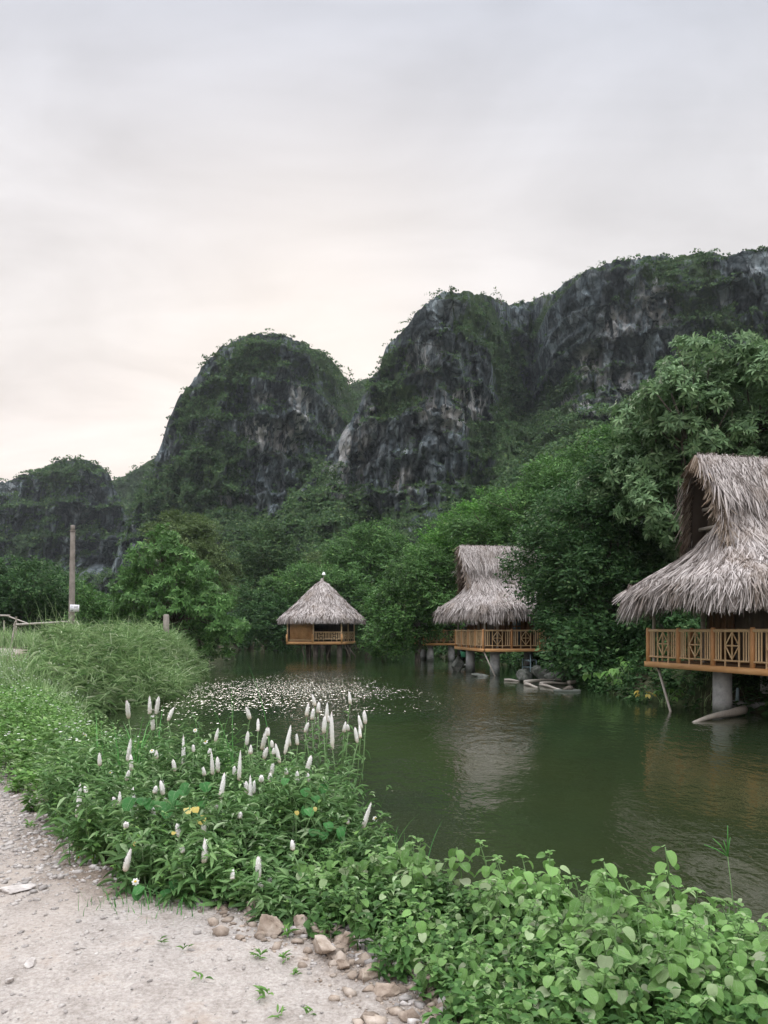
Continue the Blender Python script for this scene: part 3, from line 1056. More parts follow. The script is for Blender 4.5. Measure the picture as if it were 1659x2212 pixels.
px_tree('overhanging_bush', 'dark drooping bush at the water left of the round hut', 74, 570,
        [(580, 1320, 40), (550, 1345, 38), (610, 1345, 36), (570, 1375, 30), (610, 1385, 28), (545, 1300, 36)], 'leaf_dark', 2.9, 9, 2, group=FG, cat='bush')
px_tree('conical_tree', 'grey green pointed tree between the left tree and the round hut', 108, 580,
        [(578, 1155, 34), (565, 1195, 46), (600, 1205, 44), (545, 1235, 44), (600, 1255, 50), (640, 1250, 40)], 'leaf_far', 2.6, 10, 4, group=FG)
px_tree('leafy_tree', 'small olive tree at the hill foot between the pointed and rounded trees', 125, 680,
        [(660, 1235, 30), (690, 1225, 30), (700, 1255, 30), (640, 1270, 30), (520, 1270, 34), (500, 1290, 30)], 'leaf_olive', 2.6, 11, 4, group=FG)
px_tree('tiered_tree', 'bright tiered tree with spreading branches on the left bank behind the short post', 45, 375,
        [(350, 1160, 32), (310, 1250, 48), (380, 1260, 50), (440, 1300, 44), (270, 1300, 40), (345, 1185, 32), (300, 1200, 30), (385, 1215, 40), (270, 1255, 34), (330, 1245, 44), (430, 1235, 30), (420, 1275, 44), (360, 1300, 52), (290, 1300, 36), (465, 1290, 34), (250, 1330, 30),
         (320, 1355, 44), (400, 1345, 54), (470, 1340, 42), (505, 1360, 28), (430, 1395, 42), (490, 1395, 30), (370, 1400, 44)], 'leaf_tier', 0, 12, 3, 'rosette', 1.25, FG, leaf=.34, flat=.42, clump=.34)
px_tree('round_tree', 'rounded olive tree rising behind the tiered tree', 88, 405,
        [(385, 1150, 50), (435, 1165, 48), (350, 1165, 42), (400, 1205, 64), (450, 1225, 44), (350, 1230, 40), (430, 1280, 50)], 'leaf_olive', 2.8, 13, 4, group=FG)
px_tree('leafy_tree', 'dark glossy tree at the left edge behind the bamboo rail', 52, 40,
        [(15, 1250, 48), (75, 1258, 46), (-40, 1270, 50), (40, 1305, 50), (100, 1290, 36), (-20, 1340, 46), (55, 1345, 30)], 'leaf_dark', 3.4, 14, 3, group=FG)
px_tree('leafy_tree', 'dark glossy tree with pale leaf tips just left of the concrete pole', 56, 125,
        [(125, 1268, 34), (150, 1285, 32), (100, 1320, 36), (140, 1330, 34), (170, 1300, 30)], 'leaf_dark', 3.4, 15, 2, group=FG)
px_tree('round_bush', 'low rounded bush just right of the white sign', 50, 205,
        [(205, 1310, 28), (185, 1335, 26), (225, 1340, 28), (215, 1365, 26), (245, 1370, 22), (180, 1280, 20)], 'leaf_mid', 3.2, 16, 1.5, group=FG, cat='bush')
px_tree('bank_shrub', 'leafy shrub on the dark bank right of the floating logs', 27, 1330,
        [(1330, 1440, 40), (1280, 1420, 46), (1380, 1420, 46), (1300, 1465, 22), (1240, 1400, 44), (1430, 1440, 40)], 'leaf_dark', 4.0, 17, 1.5, group=FG, cat='shrub', leaf=.20)
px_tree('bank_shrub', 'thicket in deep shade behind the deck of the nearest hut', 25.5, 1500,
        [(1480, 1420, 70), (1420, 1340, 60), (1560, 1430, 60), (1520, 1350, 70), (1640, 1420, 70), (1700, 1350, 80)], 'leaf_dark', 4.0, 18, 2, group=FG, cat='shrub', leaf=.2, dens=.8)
# crowns on the skyline
for i, (x, y, Y, lab) in enumerate([(818, 797, 222, 'thin tree leaning out of the notch between the two mountains'), (748, 812, 283, 'wispy tree on the right shoulder of the domed hill'),
                                    (932, 640, 224, 'lone wispy tree on the highest left shoulder of the long mountain'), (886, 690, 222, 'wispy tree half way down the left edge of the long mountain'),
                                    (1078, 642, 226, 'wispy tree on the saddle of the long mountain')]):
    s = Y / FPX
    b = P(x + 6, y + 14, Y)
    tree('skyline_tree', lab, b, [(P(x, y, Y), 8 * s), (P(x + 8, y - 4, Y + 1), 6 * s), (P(x - 5, y + 6, Y), 6 * s)], M['leaf_far'], 1.0, 'spray', .28, 40 + i, 'small trees on the skyline', .18)


# ------------------------------------------------------------------ huts
def strands(mb, p, nrm, down, L, W, rng, jit=.28, lift=.05, droop=.12):
    n = len(p)
    s = unit(np.cross(nrm, down))
    a = rng.normal(size=n) * jit
    d = unit(down * np.cos(a)[:, None] + s * np.sin(a)[:, None])
    d = unit(d + nrm * rng.uniform(-.02, lift * 2.6, n)[:, None])
    sd = unit(np.cross(nrm, d) + nrm * rng.normal(size=n)[:, None] * .45)
    t = np.array([0, .5, 1.0])
    c = p[:, None] + d[:, None] * (t[None] * L[:, None])[..., None]
    c[:, :, 2] -= droop * (t[None] ** 2) * L[:, None]
    c = c + nrm[:, None] * .03
    w = W[:, None] * np.array([.8, 1.0, .25])[None] * .5
    V = np.concatenate([c - sd[:, None] * w[..., None], c + sd[:, None] * w[..., None]], 1)
    Fq = np.array([[0, 1, 4, 3], [1, 2, 5, 4]])
    Fq = (Fq[None] + (np.arange(n) * 6)[:, None, None]).reshape(-1, 4)
    mb.add(V.reshape(-1, 3), Fq)


class Surf:
    """a (rows x cols) grid surface that strands can be sown on; row 0 is the lowest."""

    def __init__(self, G, out):
        self.G = G
        R, C = G.shape[:2]
        a = G[:-1, :-1]
        du = G[:-1, 1:] - a
        dv = G[1:, :-1] - a
        n = np.cross(du, dv)
        self.area = np.linalg.norm(n, axis=-1)
        n = unit(n)
        if out < 0:
            n = -n
        self.nrm, self.down = n, unit(-dv)

    def sow(self, n, rng):
        R, C = self.area.shape
        k = rng.choice(R * C, n, p=(self.area / self.area.sum()).ravel())
        i, j = k // C, k % C
        u, v = rng.random(n)[:, None], rng.random(n)[:, None]
        G = self.G
        p = (G[i, j] * (1 - u) * (1 - v) + G[i, j + 1] * u * (1 - v) + G[i + 1, j] * (1 - u) * v + G[i + 1, j + 1] * u * v)
        return p, self.nrm[i, j], self.down[i, j]


def grid_faces(R, C, close=False, flip=False):
    i, j = np.meshgrid(np.arange(C if close else C - 1), np.arange(R - 1))
    j2 = (i + 1) % C
    Fq = np.stack([j * C + i, j * C + j2, (j + 1) * C + j2, (j + 1) * C + i], -1).reshape(-1, 4)
    return Fq[:, ::-1] if flip else Fq


def super_ring(hx, hy, k, e):
    a = np.arange(k) / k * 2 * np.pi
    c, s = np.cos(a), np.sin(a)
    return np.stack([hx * np.sign(c) * np.abs(c) ** (2 / e), hy * np.sign(s) * np.abs(s) ** (2 / e)], -1)


def gable_roof(parent, seed, nst=1.0):
    rng = np.random.default_rng(seed)
    cx = 2.6
    zs = np.array([2.86, 2.97, 3.14, 3.34, 3.55, 3.76, 3.95, 4.12])
    hx = np.array([3.15, 3.12, 2.85, 2.42, 1.94, 1.46, 1.06, .80])
    yf = np.array([-1.30, -1.27, -1.08, -.80, -.52, -.28, -.12, -.02])
    yb = np.array([5.6, 5.55, 5.3, 5.0, 4.7, 4.45, 4.25, 4.1])
    k = 72
    rings = []
    for z, h, a, b in zip(zs, hx, yf, yb):
        r = super_ring(h, (b - a) / 2, k, 2.9)
        sag = .05 * np.sin(np.arange(k) * .7 + seed)
        rings.append(np.stack([cx + r[:, 0], (a + b) / 2 + r[:, 1], z + sag * (z < 3.05)], -1))
    G = np.array(rings)
    for q, a in ((-1, .62), (-2, .40), (-3, .16)):     # the near corner of the skirt sweeps up into the steep part
        fx = np.clip((G[q, :, 0] - cx) / hx[q], -.3, 1)
        fy = sstep(1.9, -.1, G[q, :, 1])
        G[q, :, 2] += a * sstep(-.3, 1, fx) * fy
    base = MB()
    base.add(G.reshape(-1, 3), grid_faces(len(zs), k, True))
    under = G.copy()
    under[:, :, 2] -= .14
    under[:, :, 0] = cx + (under[:, :, 0] - cx) * .97
    base.add(under.reshape(-1, 3), grid_faces(len(zs), k, True, True))
    # upper steep part with the open front gable
    zu = np.array([4.0, 4.27, 4.57, 4.92, 5.27, 5.58, 5.83, 5.95])
    hu = np.array([.84, .71, .62, .53, .42, .29, .14, .04])
    fu = np.array([-.02, -.10, -.16, -.20, -.24, -.29, -.34, -.36])
    sides = []
    m = 16
    for sg in (1, -1):
        g = np.array([[(cx + sg * h, f + (4.15 - f) * t, z) for t in np.linspace(0, 1, m)] for z, h, f in zip(zu, hu, fu)])
        sides.append((g, sg))
        base.add(g.reshape(-1, 3), grid_faces(len(zu), m, False, sg < 0))
        gi = g.copy()
        gi[:, :, 0] -= sg * .11
        gi[-1, :, 2] -= .1
        gi[:, 0, 1] += .05
        base.add(gi.reshape(-1, 3), grid_faces(len(zu), m, False, sg > 0))
    # back gable closing sheet
    bk = np.array([[(cx - h, 4.1, z), (cx + h, 4.1, z)] for z, h in zip(zu, hu)])
    base.add(bk.reshape(-1, 3), grid_faces(len(zu), 2))
    roof = base.build('roof', M['thatch_base'], parent, smooth=True)
    st = MB()
    Gc = np.concatenate([G, G[:, :1]], 1)
    s = Surf(Gc, 1)
    n = int(13500 * nst)
    p, nr, dn = s.sow(n, rng)
    strands(st, p - dn * .2, nr, dn, rng.uniform(.35, .7, n), rng.uniform(.016, .038, n), rng)
    # eave fringe
    n = int(3600 * nst)
    a = rng.random(n) * k
    i0 = a.astype(int) % k
    f = (a - a.astype(int))[:, None]
    pe = G[0, i0] * (1 - f) + G[0, (i0 + 1) % k] * f
    c0 = np.array([cx, 2.15, 0])
    o = pe - c0
    o[:, 2] = 0
    o = unit(o)
    tuftw = .75 + .5 * vnoise(a * .45, seed, 0, seed)
    dn = unit(o * rng.uniform(.15, .6, n)[:, None] + np.array([0, 0, -1.0]))
    strands(st, pe - o * rng.uniform(0, .28, n)[:, None] + np.array([0, 0, .10]) * rng.random((n, 1)), o, dn, rng.uniform(.30, .62, n) * tuftw, rng.uniform(.02, .045, n), rng, jit=.2, lift=.01, droop=.05)
    for g, sg in sides:
        s = Surf(g, sg)
        n = int(4300 * nst)
        p, nr, dn = s.sow(n, rng)
        nr = nr * np.sign((nr[:, :1] * sg))
        strands(st, p - dn * .2, nr, dn + np.array([0, -.12, 0]), rng.uniform(.35, .7, n), rng.uniform(.016, .038, n), rng)
        # swirl at the front edge, falling forward and down
    st.build('thatch_strands', M['thatch'], roof)
    fr = MB()
    for g, sg in sides:
        n = int(420 * nst)
        t = rng.random(n) * (len(zu) - 1.01)
        i = t.astype(int)
        f = (t - i)[:, None]
        pe = g[i, 0] * (1 - f) + g[i + 1, 0] * f
        nr = np.tile(np.array([sg * .8, -.6, .1]), (n, 1))
        dn = unit(np.array([sg * .30, -.35, -1.0]) + rng.normal(size=(n, 3)) * .12)
        strands(fr, pe + rng.uniform(-.06, .10, (n, 1)) * np.array([0, 1, 0]) + np.array([-sg * .06, 0, .08]), nr, dn, rng.uniform(.2, .45, n), rng.uniform(.02, .045, n), rng, jit=.3)
    fr.build('gable_fringe', M['thatch_brown'], roof)
    # shaggy upper layer laid over the ridge
    n = int(2600 * nst)
    sg = np.where(rng.random(n) < .5, -1, 1)
    zz = rng.uniform(5.1, 5.93, n)
    hh = np.interp(zz, zu, hu) + .05 + .10 * (5.95 - zz)
    yy = np.interp(zz, zu, fu) + (4.15 - np.interp(zz, zu, fu)) * rng.random(n) - .05
    nr = unit(np.stack([sg * .9, 0 * zz, .35 + 0 * zz], -1))
    dn = unit(np.stack([sg * .33, rng.normal(size=n) * .18 + .12, -np.ones(n)], -1))
    lay = MB()
    strands(lay, np.stack([cx + sg * hh, yy, zz], -1), nr, dn, rng.uniform(.35, .75, n), rng.uniform(.016, .038, n), rng, jit=.2, lift=.07)
    lay.build('ridge_layer', M['thatch'], roof)
    # ridge roll
    rd = MB()
    ys = np.linspace(-.42, 4.2, 20)
    rd.tube(np.stack([np.full(20, cx), ys, 5.96 + .02 * np.sin(ys * 3)], -1), .075, 8, wob=.3)
    n = int(900 * nst)
    yy = rng.uniform(-.4, 4.2, n)
    sg = np.where(rng.random(n) < .5, -1, 1)
    p = np.stack([cx + sg * .02, yy, np.full(n, 6.03)], -1)
    dn = unit(np.stack([sg * .55, rng.normal(size=n) * .25, -np.ones(n)], -1))
    strands(rd, p, np.stack([sg * .8, 0 * yy, .5 + 0 * yy], -1), dn, rng.uniform(.3, .65, n), rng.uniform(.022, .045, n), rng, jit=.2)
    rd.build('ridge_roll', M['thatch'], roof)
    # gable panel, set back, with battens
    gp = MB()
    gz = np.linspace(4.0, 5.8, 8)
    gh = np.interp(gz, zu, hu) - .1
    for yv, fl in ((.30, False), (.36, True)):
        q = np.array([[(cx - h, yv, z), (cx + h, yv, z)] for z, h in zip(gz, gh)])
        gp.add(q.reshape(-1, 3), grid_faces(8, 2, False, fl))
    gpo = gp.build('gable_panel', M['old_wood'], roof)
    bt = MB()
    for z in (4.4, 4.85, 5.3):
        h = np.interp(z, zu, hu) + .02
        bt.bar((cx - h, .12, z), (cx + h, .12, z + .02), .045)
    bt.bar((cx, .2, 4.1), (cx, .14, 5.85), .04)
    bt.build('batten', M['bamboo_grey'], gpo)
    return roof


def rail_panel(parent, a, b, z0, bays=1, top=2.0, low=1.32, beam=1.19, ndia=1):
    a, b = np.array([*a, 0.0]), np.array([*b, 0.0])
    d = b - a
    L = np.linalg.norm(d)
    up = np.array([0, 0, 1.0])
    mb = MB()
    mb.bamboo(a + up * top, b + up * top, .038, 8)
    mb.bamboo(a + up * low, b + up * low, .022, 7)
    dw = .40 * L / ndia
    for q in range(ndia):
        lo, hi = q / ndia, (q + 1) / ndia
        c = (lo + hi) / 2
        w = .19 / ndia
        at = lambda t, z: a + d * t + up * z
        for t in (c - w, c + w):
            mb.bamboo(at(t, beam), at(t, top), .022)
        zm = (top + low) / 2
        mb.bamboo(at(c, low), at(c, top), .018)
        mb.bamboo(at(c - w, zm), at(c + w, zm), .018)
        for s1 in (-1, 1):
            mb.bar(at(c, top - .03) + .0, at(c + s1 * w, zm), .015)
            mb.bar(at(c, low + .03), at(c + s1 * w, zm), .015)
        for s1 in (-1, 1):
            for e in (.40, .62, .84):
                t = c + s1 * (w + (.5 / ndia - w) * e)
                mb.bamboo(at(t, low), at(t, top), .017 + .003 * random.random())
        # little woven knot in the middle
        V, Fc = ICO1
        mb.add(V * .045 + at(c, zm), Fc)
    return mb.build('railing_panel', M['bamboo'], parent)


def railing(parent, pts, nb, ndia=1, post_top=2.07, skip=()):
    for si, (a, b) in enumerate(zip(pts[:-1], pts[1:])):
        a, b = np.array(a, float), np.array(b, float)
        n = nb[si]
        for i in range(n):
            p, q = a + (b - a) * i / n, a + (b - a) * (i + 1) / n
            u = (q - p) / np.linalg.norm(q - p) * .05
            rail_panel(parent, p + u, q - u, 0, ndia=ndia)
        for i in range(n + (1 if si == len(pts) - 2 else 0)):
            p = a + (b - a) * i / n
            mb = MB()
            mb.tube([(p[0], p[1], 1.19), (p[0], p[1], 1.6), (p[0], p[1], post_top - .03), (p[0], p[1], post_top)], [.058, .055, .056, .045], 10)
            mb.build('railing_post', M['bamboo_post'], parent, smooth=False)


def make_hut(label, A, v, pillars, brace, seed, nst, group):
    rz = math.atan2(v[1], v[0])
    L, D = 5.2, 5.0
    root = thing('stilt_hut', label, 'hut', (A[0], A[1], 0), rz, group)
    mb = MB()
    for i in range(26):
        w = L / 26
        mb.box((w * (i + .5), D / 2, 1.165), (w - .008, D - .12, .05))
    mb.build('deck', M['deck'], root)
    for nm, c, s in (('deck_beam', (L / 2, .04, 1.12), (L + .12, .08, .14)), ('deck_beam', (L + .02, D / 2 + .08, 1.118), (.08, D - .08, .14)), ('deck_beam', (-.02, D / 2 + .08, 1.118), (.08, D - .08, .14)),
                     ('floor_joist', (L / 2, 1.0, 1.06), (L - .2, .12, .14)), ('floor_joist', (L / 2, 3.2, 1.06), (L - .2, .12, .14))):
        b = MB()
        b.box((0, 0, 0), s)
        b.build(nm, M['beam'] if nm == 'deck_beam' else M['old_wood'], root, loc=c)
    railing(root, [(.05, D * .8), (.05, .05), (L - .05, .05), (L - .05, D * .8)], [3, 4, 3])
    for (x, y) in pillars:
        b = MB()
        b.tube([(x, y, -1.3), (x, y, -.1), (x, y, .3), (x, y, 1.03)], [.225, .225, .22, .215], 22)
        b.build('pillar', M['concrete'], root, smooth=False)
    # room: timber walls with gaps for windows
    x0, x1, y0, y1, zt = .95, 4.25, 1.15, 4.6, 3.35
    for (p, q, kind) in (((x0, y0), (x1, y0), 'front'), ((x1, y0), (x1, y1), 'side'), ((x0, y1), (x0, y0), 'side'), ((x1, y1), (x0, y1), 'back')):
        p, q = np.array(p), np.array(q)
        d = (q - p)
        ln = np.linalg.norm(d)
        d = d / ln
        R = np.array([[d[0], -d[1], 0], [d[1], d[0], 0], [0, 0, 1]])
        wl = MB()
        nbd = int(ln / .24)
        for i in range(nbd):
            if kind == 'side' and i in (2, 3, 6, 7):
                continue
            if kind == 'front' and i in (4, 5, 6, 7, 8):
                continue
            c = p + d * (ln / nbd * (i + .5))
            wl.box((c[0], c[1], (1.19 + zt) / 2), (ln / nbd - .012, .035 + .012 * (i % 2), zt - 1.19), R)
        m_ = (p + q) / 2
        wl.box((m_[0], m_[1], 1.24), (ln - .01, .08, .09), R)
        wl.box((m_[0], m_[1], zt - .03), (ln - .01, .08, .09), R)
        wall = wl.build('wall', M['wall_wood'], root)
        if kind == 'side':
            for i in (2, 6):
                c = p + d * (ln / nbd * (i + 1))
                g = MB()
                g.box((c[0], c[1], 2.25), (ln / nbd * 2 - .03, .02, 2.0), R)
                wn = g.build('window', M['glass'], wall)
                fm = MB()
                for t in (-.5, 0, .5):
                    e = c + d * t * (ln / nbd * 2 - .05)
                    fm.box((e[0], e[1], 2.25), (.05, .045, 2.08), R)
                for z in (1.22, 2.2, 3.27):
                    fm.box((c[0], c[1], z), (ln / nbd * 2 - .06, .04, .05), R)
                fm.build('frame', M['wall_wood'], wall)
        if kind == 'front':
            c = p + d * (ln / nbd * 6.5)
            g = MB()
            g.box((c[0], c[1] + .03, 2.2), (ln / nbd * 5 - .02, .04, 2.0), R)
            g.build('door', M['old_wood'], root)
    for (x, y) in ((.15, .15), (L - .15, .15), (1.0, 1.0), (4.2, 1.0), (L - .12, 2.7), (.12, 2.7), (L - .15, D - .1), (.15, D - .1)):
        b = MB()
        b.bamboo((x, y, 1.19), (x, y, 3.1 if (x < .3 or x > L - .3) else 3.6), .06 if x in (1.0, 4.2) else .042, 9)
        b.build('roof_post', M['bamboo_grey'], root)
    if brace:
        b = MB()
        b.bar(brace[0], brace[1], .032)
        b.build('brace_pole', M['bamboo_grey'], root)
    gable_roof(root, seed, nst)
    return root


HG = 'thatched huts on stilts over the pond'
v1 = unit(np.array([.255, -.967]))
make_hut('large thatched stilt hut with bamboo balcony, nearest and cut by the picture edge', (6.9, 20.3), v1, [(2.14, .67), (1.7, 2.4), (4.6, .7), (4.5, 3.0)],
         ((.25, .2, 1.05), (1.55, -.25, -.25)), 1, 1.35, HG)
v2 = unit(np.array([.146, -.989]))
A2 = np.array([4.37, 34.2]) - v2 * 5.2
h2 = make_hut('second thatched stilt hut half covered by the drooping dark tree', A2, v2, [(1.6, .4), (4.62, .75), (1.5, 3.4), (4.5, 3.6)],
              ((5.1, .1, 1.05), (5.7, .55, -.25)), 2, .9, HG)
v4 = unit(np.array([.10, -.995]))
A4 = np.array([2.50, 49.6]) - v4 * 5.2
make_hut('third thatched stilt hut almost hidden behind the feathery bush', A4, v4, [(1.6, .6), (4.5, .6), (4.5, 2.0), (1.6, 3.2)], None, 4, .55, HG)


def round_hut():
    rng = np.random.default_rng(31)
    th = math.radians(11)
    root = thing('round_stilt_hut', 'small pavilion with a single conical thatched roof standing alone in the water', 'hut', (-7.30, 58.0, 0), -th, HG)
    W = 4.25
    mb = MB()
    for i in range(18):
        w = W / 18
        mb.box((w * (i + .5), W / 2, 1.16), (w - .008, W - .1, .05))
    mb.build('deck', M['deck'], root)
    for c, s in (((W / 2, 0, 1.06), (W + .1, .09, .20)), ((W, W / 2, 1.058), (.09, W - .1, .20)), ((0, W / 2, 1.058), (.09, W - .1, .20))):
        b = MB()
        b.box((0, 0, 0), s)
        b.build('deck_beam', M['beam'], root, loc=c)
    for x in (.0, W * .47, W):
        b = MB()
        b.box((x, -.03, 1.42), (.13, .13, .62))
        b.build('corner_block', M['beam'], root)
    for (x, y) in ((.02, .03), (W * .48, .03), (W - .04, .03), (W - .04, W - .1), (.02, W - .1), (W - .04, W * .5)):
        b = MB()
        b.bamboo((x, y, 1.18), (x, y, 3.25), .055, 8)
        b.build('roof_post', M['bamboo'], root)
    b = MB()
    b.box((0, 0, 0), (W * .42, .04, 1.95))
    b.build('woven_screen', M['woven'], root, loc=(W * .255, .10, 2.18))
    b = MB()
    b.bamboo((.15, .04, 1.28), (W * .45, .04, 1.28), .03)
    b.build('bottom_rail', M['bamboo'], root)
    rail_panel(root, (W * .5, .02), (W - .08, .02), 0, ndia=2, top=1.88, low=1.36)
    rail_panel(root, (W - .02, .1), (W - .02, W * .5), 0, ndia=1, top=1.88, low=1.36)
    rail_panel(root, (W - .02, W * .5), (W - .02, W - .1), 0, ndia=1, top=1.88, low=1.36)
    for c, s, rx in (((W / 2, W - .05, 2.2), (W - .1, .05, 2.0), 0), ((.06, W / 2, 2.2), (.05, W - .3, 2.0), 0)):
        b = MB()
        b.box((0, 0, 0), s)
        b.build('wall', M['old_wood'], root, loc=c)
    b = MB()
    b.box((W * .62, 2.2, 1.62), (1.6, .7, .06))
    for x in (-.7, .7):
        for y in (-.28, .28):
            b.box((W * .62 + x, 2.2 + y, 1.39), (.06, .06, .40))
    b.build('table', M['wall_wood'], root)
    for (x, y, w) in ((W * .49, .5, .16), (W * .93, .45, .17), (W * .2, 2.8, .16), (W * .93, 3.2, .16), (W * .55, 3.2, .16)):
        b = MB()
        b.box((x, y, .0), (w * 2, w * 2, 2.0))
        b.build('pillar', M['bark'], root)
    for a, c in (((1.0, .3, 1.0), (1.35, .2, -.3)), ((1.6, .5, 1.0), (1.6, .5, -.4)), ((3.3, .6, 1.0), (2.9, .4, -.3)), ((W - .1, 1.0, 1.0), (W + .55, .8, -.3)), ((W - .1, 1.6, 1.0), (W + .9, 1.5, -.3))):
        b = MB()
        b.bar(a, c, .045)
        b.build('prop_stick', M['old_wood'], root)
    # conical roof
    cx = cy = W / 2
    zs = np.array([2.88, 2.95, 3.15, 3.47, 3.85, 4.35, 4.85, 5.3, 5.62, 5.78])
    rr = np.array([3.22, 3.20, 3.00, 2.64, 2.22, 1.72, 1.22, .78, .42, .13])
    k = 60
    G = np.array([np.stack([cx + q[:, 0], cy + q[:, 1], np.full(k, z)], -1) for z, q in ((z, super_ring(r, r, k, 2.25)) for z, r in zip(zs, rr))])
    base = MB()
    base.add(G.reshape(-1, 3), grid_faces(len(zs), k, True))
    un = G[:8].copy()
    un[:, :, 2] -= .14
    base.add(un.reshape(-1, 3), grid_faces(8, k, True, True))
    roof = base.build('roof', M['thatch_base'], root, smooth=True)
    st = MB()
    s = Surf(np.concatenate([G, G[:, :1]], 1), 1)
    n = 7600
    p, nr, dn = s.sow(n, rng)
    strands(st, p - dn * .15, nr, dn, rng.uniform(.3, .55, n), rng.uniform(.04, .08, n), rng, jit=.4)
    n = 2200
    a = rng.random(n) * k
    i0 = a.astype(int) % k
    f = (a - a.astype(int))[:, None]
    pe = G[0, i0] * (1 - f) + G[0, (i0 + 1) % k] * f
    o = pe - np.array([cx, cy, 0])
    o[:, 2] = 0
    o = unit(o)
    dn = unit(o * rng.uniform(.1, .5, n)[:, None] + np.array([0, 0, -1.0]))
    strands(st, pe - o * .15 * rng.random((n, 1)) + np.array([0, 0, .08]), o, dn, rng.uniform(.25, .5, n), rng.uniform(.035, .07, n), rng, jit=.2, lift=.01)
    st.build('thatch_strands', M['thatch'], roof)
    b = MB()
    b.tube([(cx, cy, 5.62), (cx, cy, 5.85), (cx, cy, 6.0), (cx + .02, cy, 6.06)], [.22, .15, .10, .03], 9, wob=.3)
    b.build('roof_cap', M['thatch'], roof)
    b = MB()
    b.bar((cx + .12, cy, 5.9), (cx + .14, cy, 6.32), .02)
    b.build('finial_rod', M['bamboo_grey'], roof)
    b = MB()
    b.tube([(cx + .14, cy, 6.30), (cx + .14, cy, 6.33), (cx + .14, cy, 6.48), (cx + .14, cy, 6.54)], [.15, .15, .09, .02], 10)
    b.build('finial_lamp', M['lamp_white'], roof)


round_hut()
# a grey stone stub among the bushes left of the round hut
s_ = P(596, 1311, 79.5)
t_ = thing('stone_pillar', 'pale grey stone pillar poking out of the bushes left of the round hut', 'pillar', (s_[0], 79.5, min(hz(s_[0], 79.5), .3)))
g_ = min(hz(s_[0], 79.5), .3)
b_ = MB()
b_.tube([(0, 0, -1.5), (0, 0, s_[2] - g_)], [.30, .26], 9, wob=.2)
b_.build('shaft', M['wet_rock'], t_)
b_ = MB()
for i, (dx, dz, w) in enumerate([(0, 0, .36), (.06, .3, .30), (-.03, .55, .24)]):
    b_.add(rock_verts(60 + i, (w, w, .3), 7) + np.array([dx, 0, dz + s_[2] - g_]), ICO3[1])
b_.build('cap_stones', M['wet_rock'], t_)


# ------------------------------------------------------------------ things on the pond and the right bank
def PW(px, py, z=0.0):
    """point on the horizontal plane z under pixel (px, py)"""
    Y = FPX * (EYE - z) / (py - HY)
    return np.array([(px - CX) / FPX * Y, Y, z])


def log(label, a, b, r, mat='bamboo_grey', group=None, name='floating_log', z=.03, tip=.6, cat='log'):
    a, b = np.array(a), np.array(b)
    c = (a + b) / 2
    c[2] = 0
    mb = MB()
    pts = [a - c + (b - a) * t + np.array([0, 0, z + .02 * math.sin(t * 5)]) for t in np.linspace(0, 1, 8)]
    mb.tube(pts, r * np.linspace(1.0, tip, 8), 9, wob=.18)
    o = mb.build(name, M[mat], smooth=True, loc=c)
    return tag(o, label, cat, group)


LG = 'poles floating by the second hut'
log('longest grey bamboo pole of the floating bunch, lying behind the others', PW(1134, 1480), PW(1224, 1473.5), .085, group=LG, z=.10)
log('short pale pole making the left point of the floating bunch', PW(1135, 1480), PW(1160, 1486), .07, group=LG)
log('thin level pole in the middle of the floating bunch', PW(1167, 1481), PW(1226, 1480), .06, group=LG, z=.08)
log('slanting pale pole running to the little raft', PW(1167, 1481), PW(1210, 1491), .06, group=LG)
log('dark stub of a log against the bank right of the floating bunch', PW(1228, 1481), PW(1254, 1480), .09, group=LG, z=.1)
log('thin flat stick under the second hut, left of the floating bunch', PW(1090, 1470.5), PW(1124, 1472), .05, group=LG)
log('long bleached log slanting out of the water under the nearest hut', PW(1498, 1560) + np.array([0, 0, -.03]), PW(1634, 1552) + np.array([0, .6, .14]), .035, z=.02, tip=3.0)
t_ = thing('small_raft', 'flat pale raft with a brown heap on it at the front of the floating poles', 'raft', PW(1225, 1494))
mb = MB()
rg = np.concatenate([super_ring(.46, .16, 24, 2.4), np.zeros((24, 1))], 1)
mb.add(np.concatenate([rg * .9 + [0, 0, -.05], rg + [0, 0, .03], rg * .93 + [0, 0, .07], rg * .85 + [0, 0, .06], rg * .01 + [0, 0, .05]]), grid_faces(5, 24, True))
mb.build('hull', M['concrete'], t_, smooth=True)
mb = MB()
mb.add(rock_verts(71, (.20, .14, .13), 4) + np.array([.02, .0, .10]), ICO3[1])
mb.build('heap', M['bark'], t_)


def rock(label, c, s, seed, mat, name='rock', rz=0.0, group=None, sink=.25):
    mb = MB()
    V = rock_verts(seed, s)
    mb.add(V, ICO3[1])
    o = mb.build(name, M[mat], loc=(c[0], c[1], c[2] + s[2] * (1 - sink) * .6))
    o.rotation_euler = (0, 0, rz)
    return tag(o, label, 'rock', group)


RG = 'boulders at the foot of the second hut'
rock('pale pointed boulder behind the left pillar of the second hut', PW(988, 1450), (.50, .45, .62), 80, 'wet_rock', group=RG)
rock('broad mossy boulder on the bank right of the second hut', PW(1168, 1466) + np.array([0, 0, .1]), (.62, .5, .46), 81, 'wet_rock', group=RG)
rock('low dark boulder at the water edge below the metal frame', PW(1137, 1473), (.42, .4, .36), 82, 'wet_rock', group=RG)
rock('flat slab between the two front pillars of the second hut', PW(1034, 1461), (.62, .35, .13), 83, 'wet_rock', group=RG)
rock('low bank stone behind the floating poles', PW(1200, 1474) + np.array([0, .4, .05]), (.7, .4, .34), 84, 'wet_rock', group=RG)
rock('flat footing stone below the half hidden hut', PW(1000, 1441), (.8, .4, .14), 85, 'wet_rock', group=RG)
t_ = thing('metal_frame', 'blue grey metal pipe frame standing in the water under the second hut', 'frame', PW(1146, 1458))
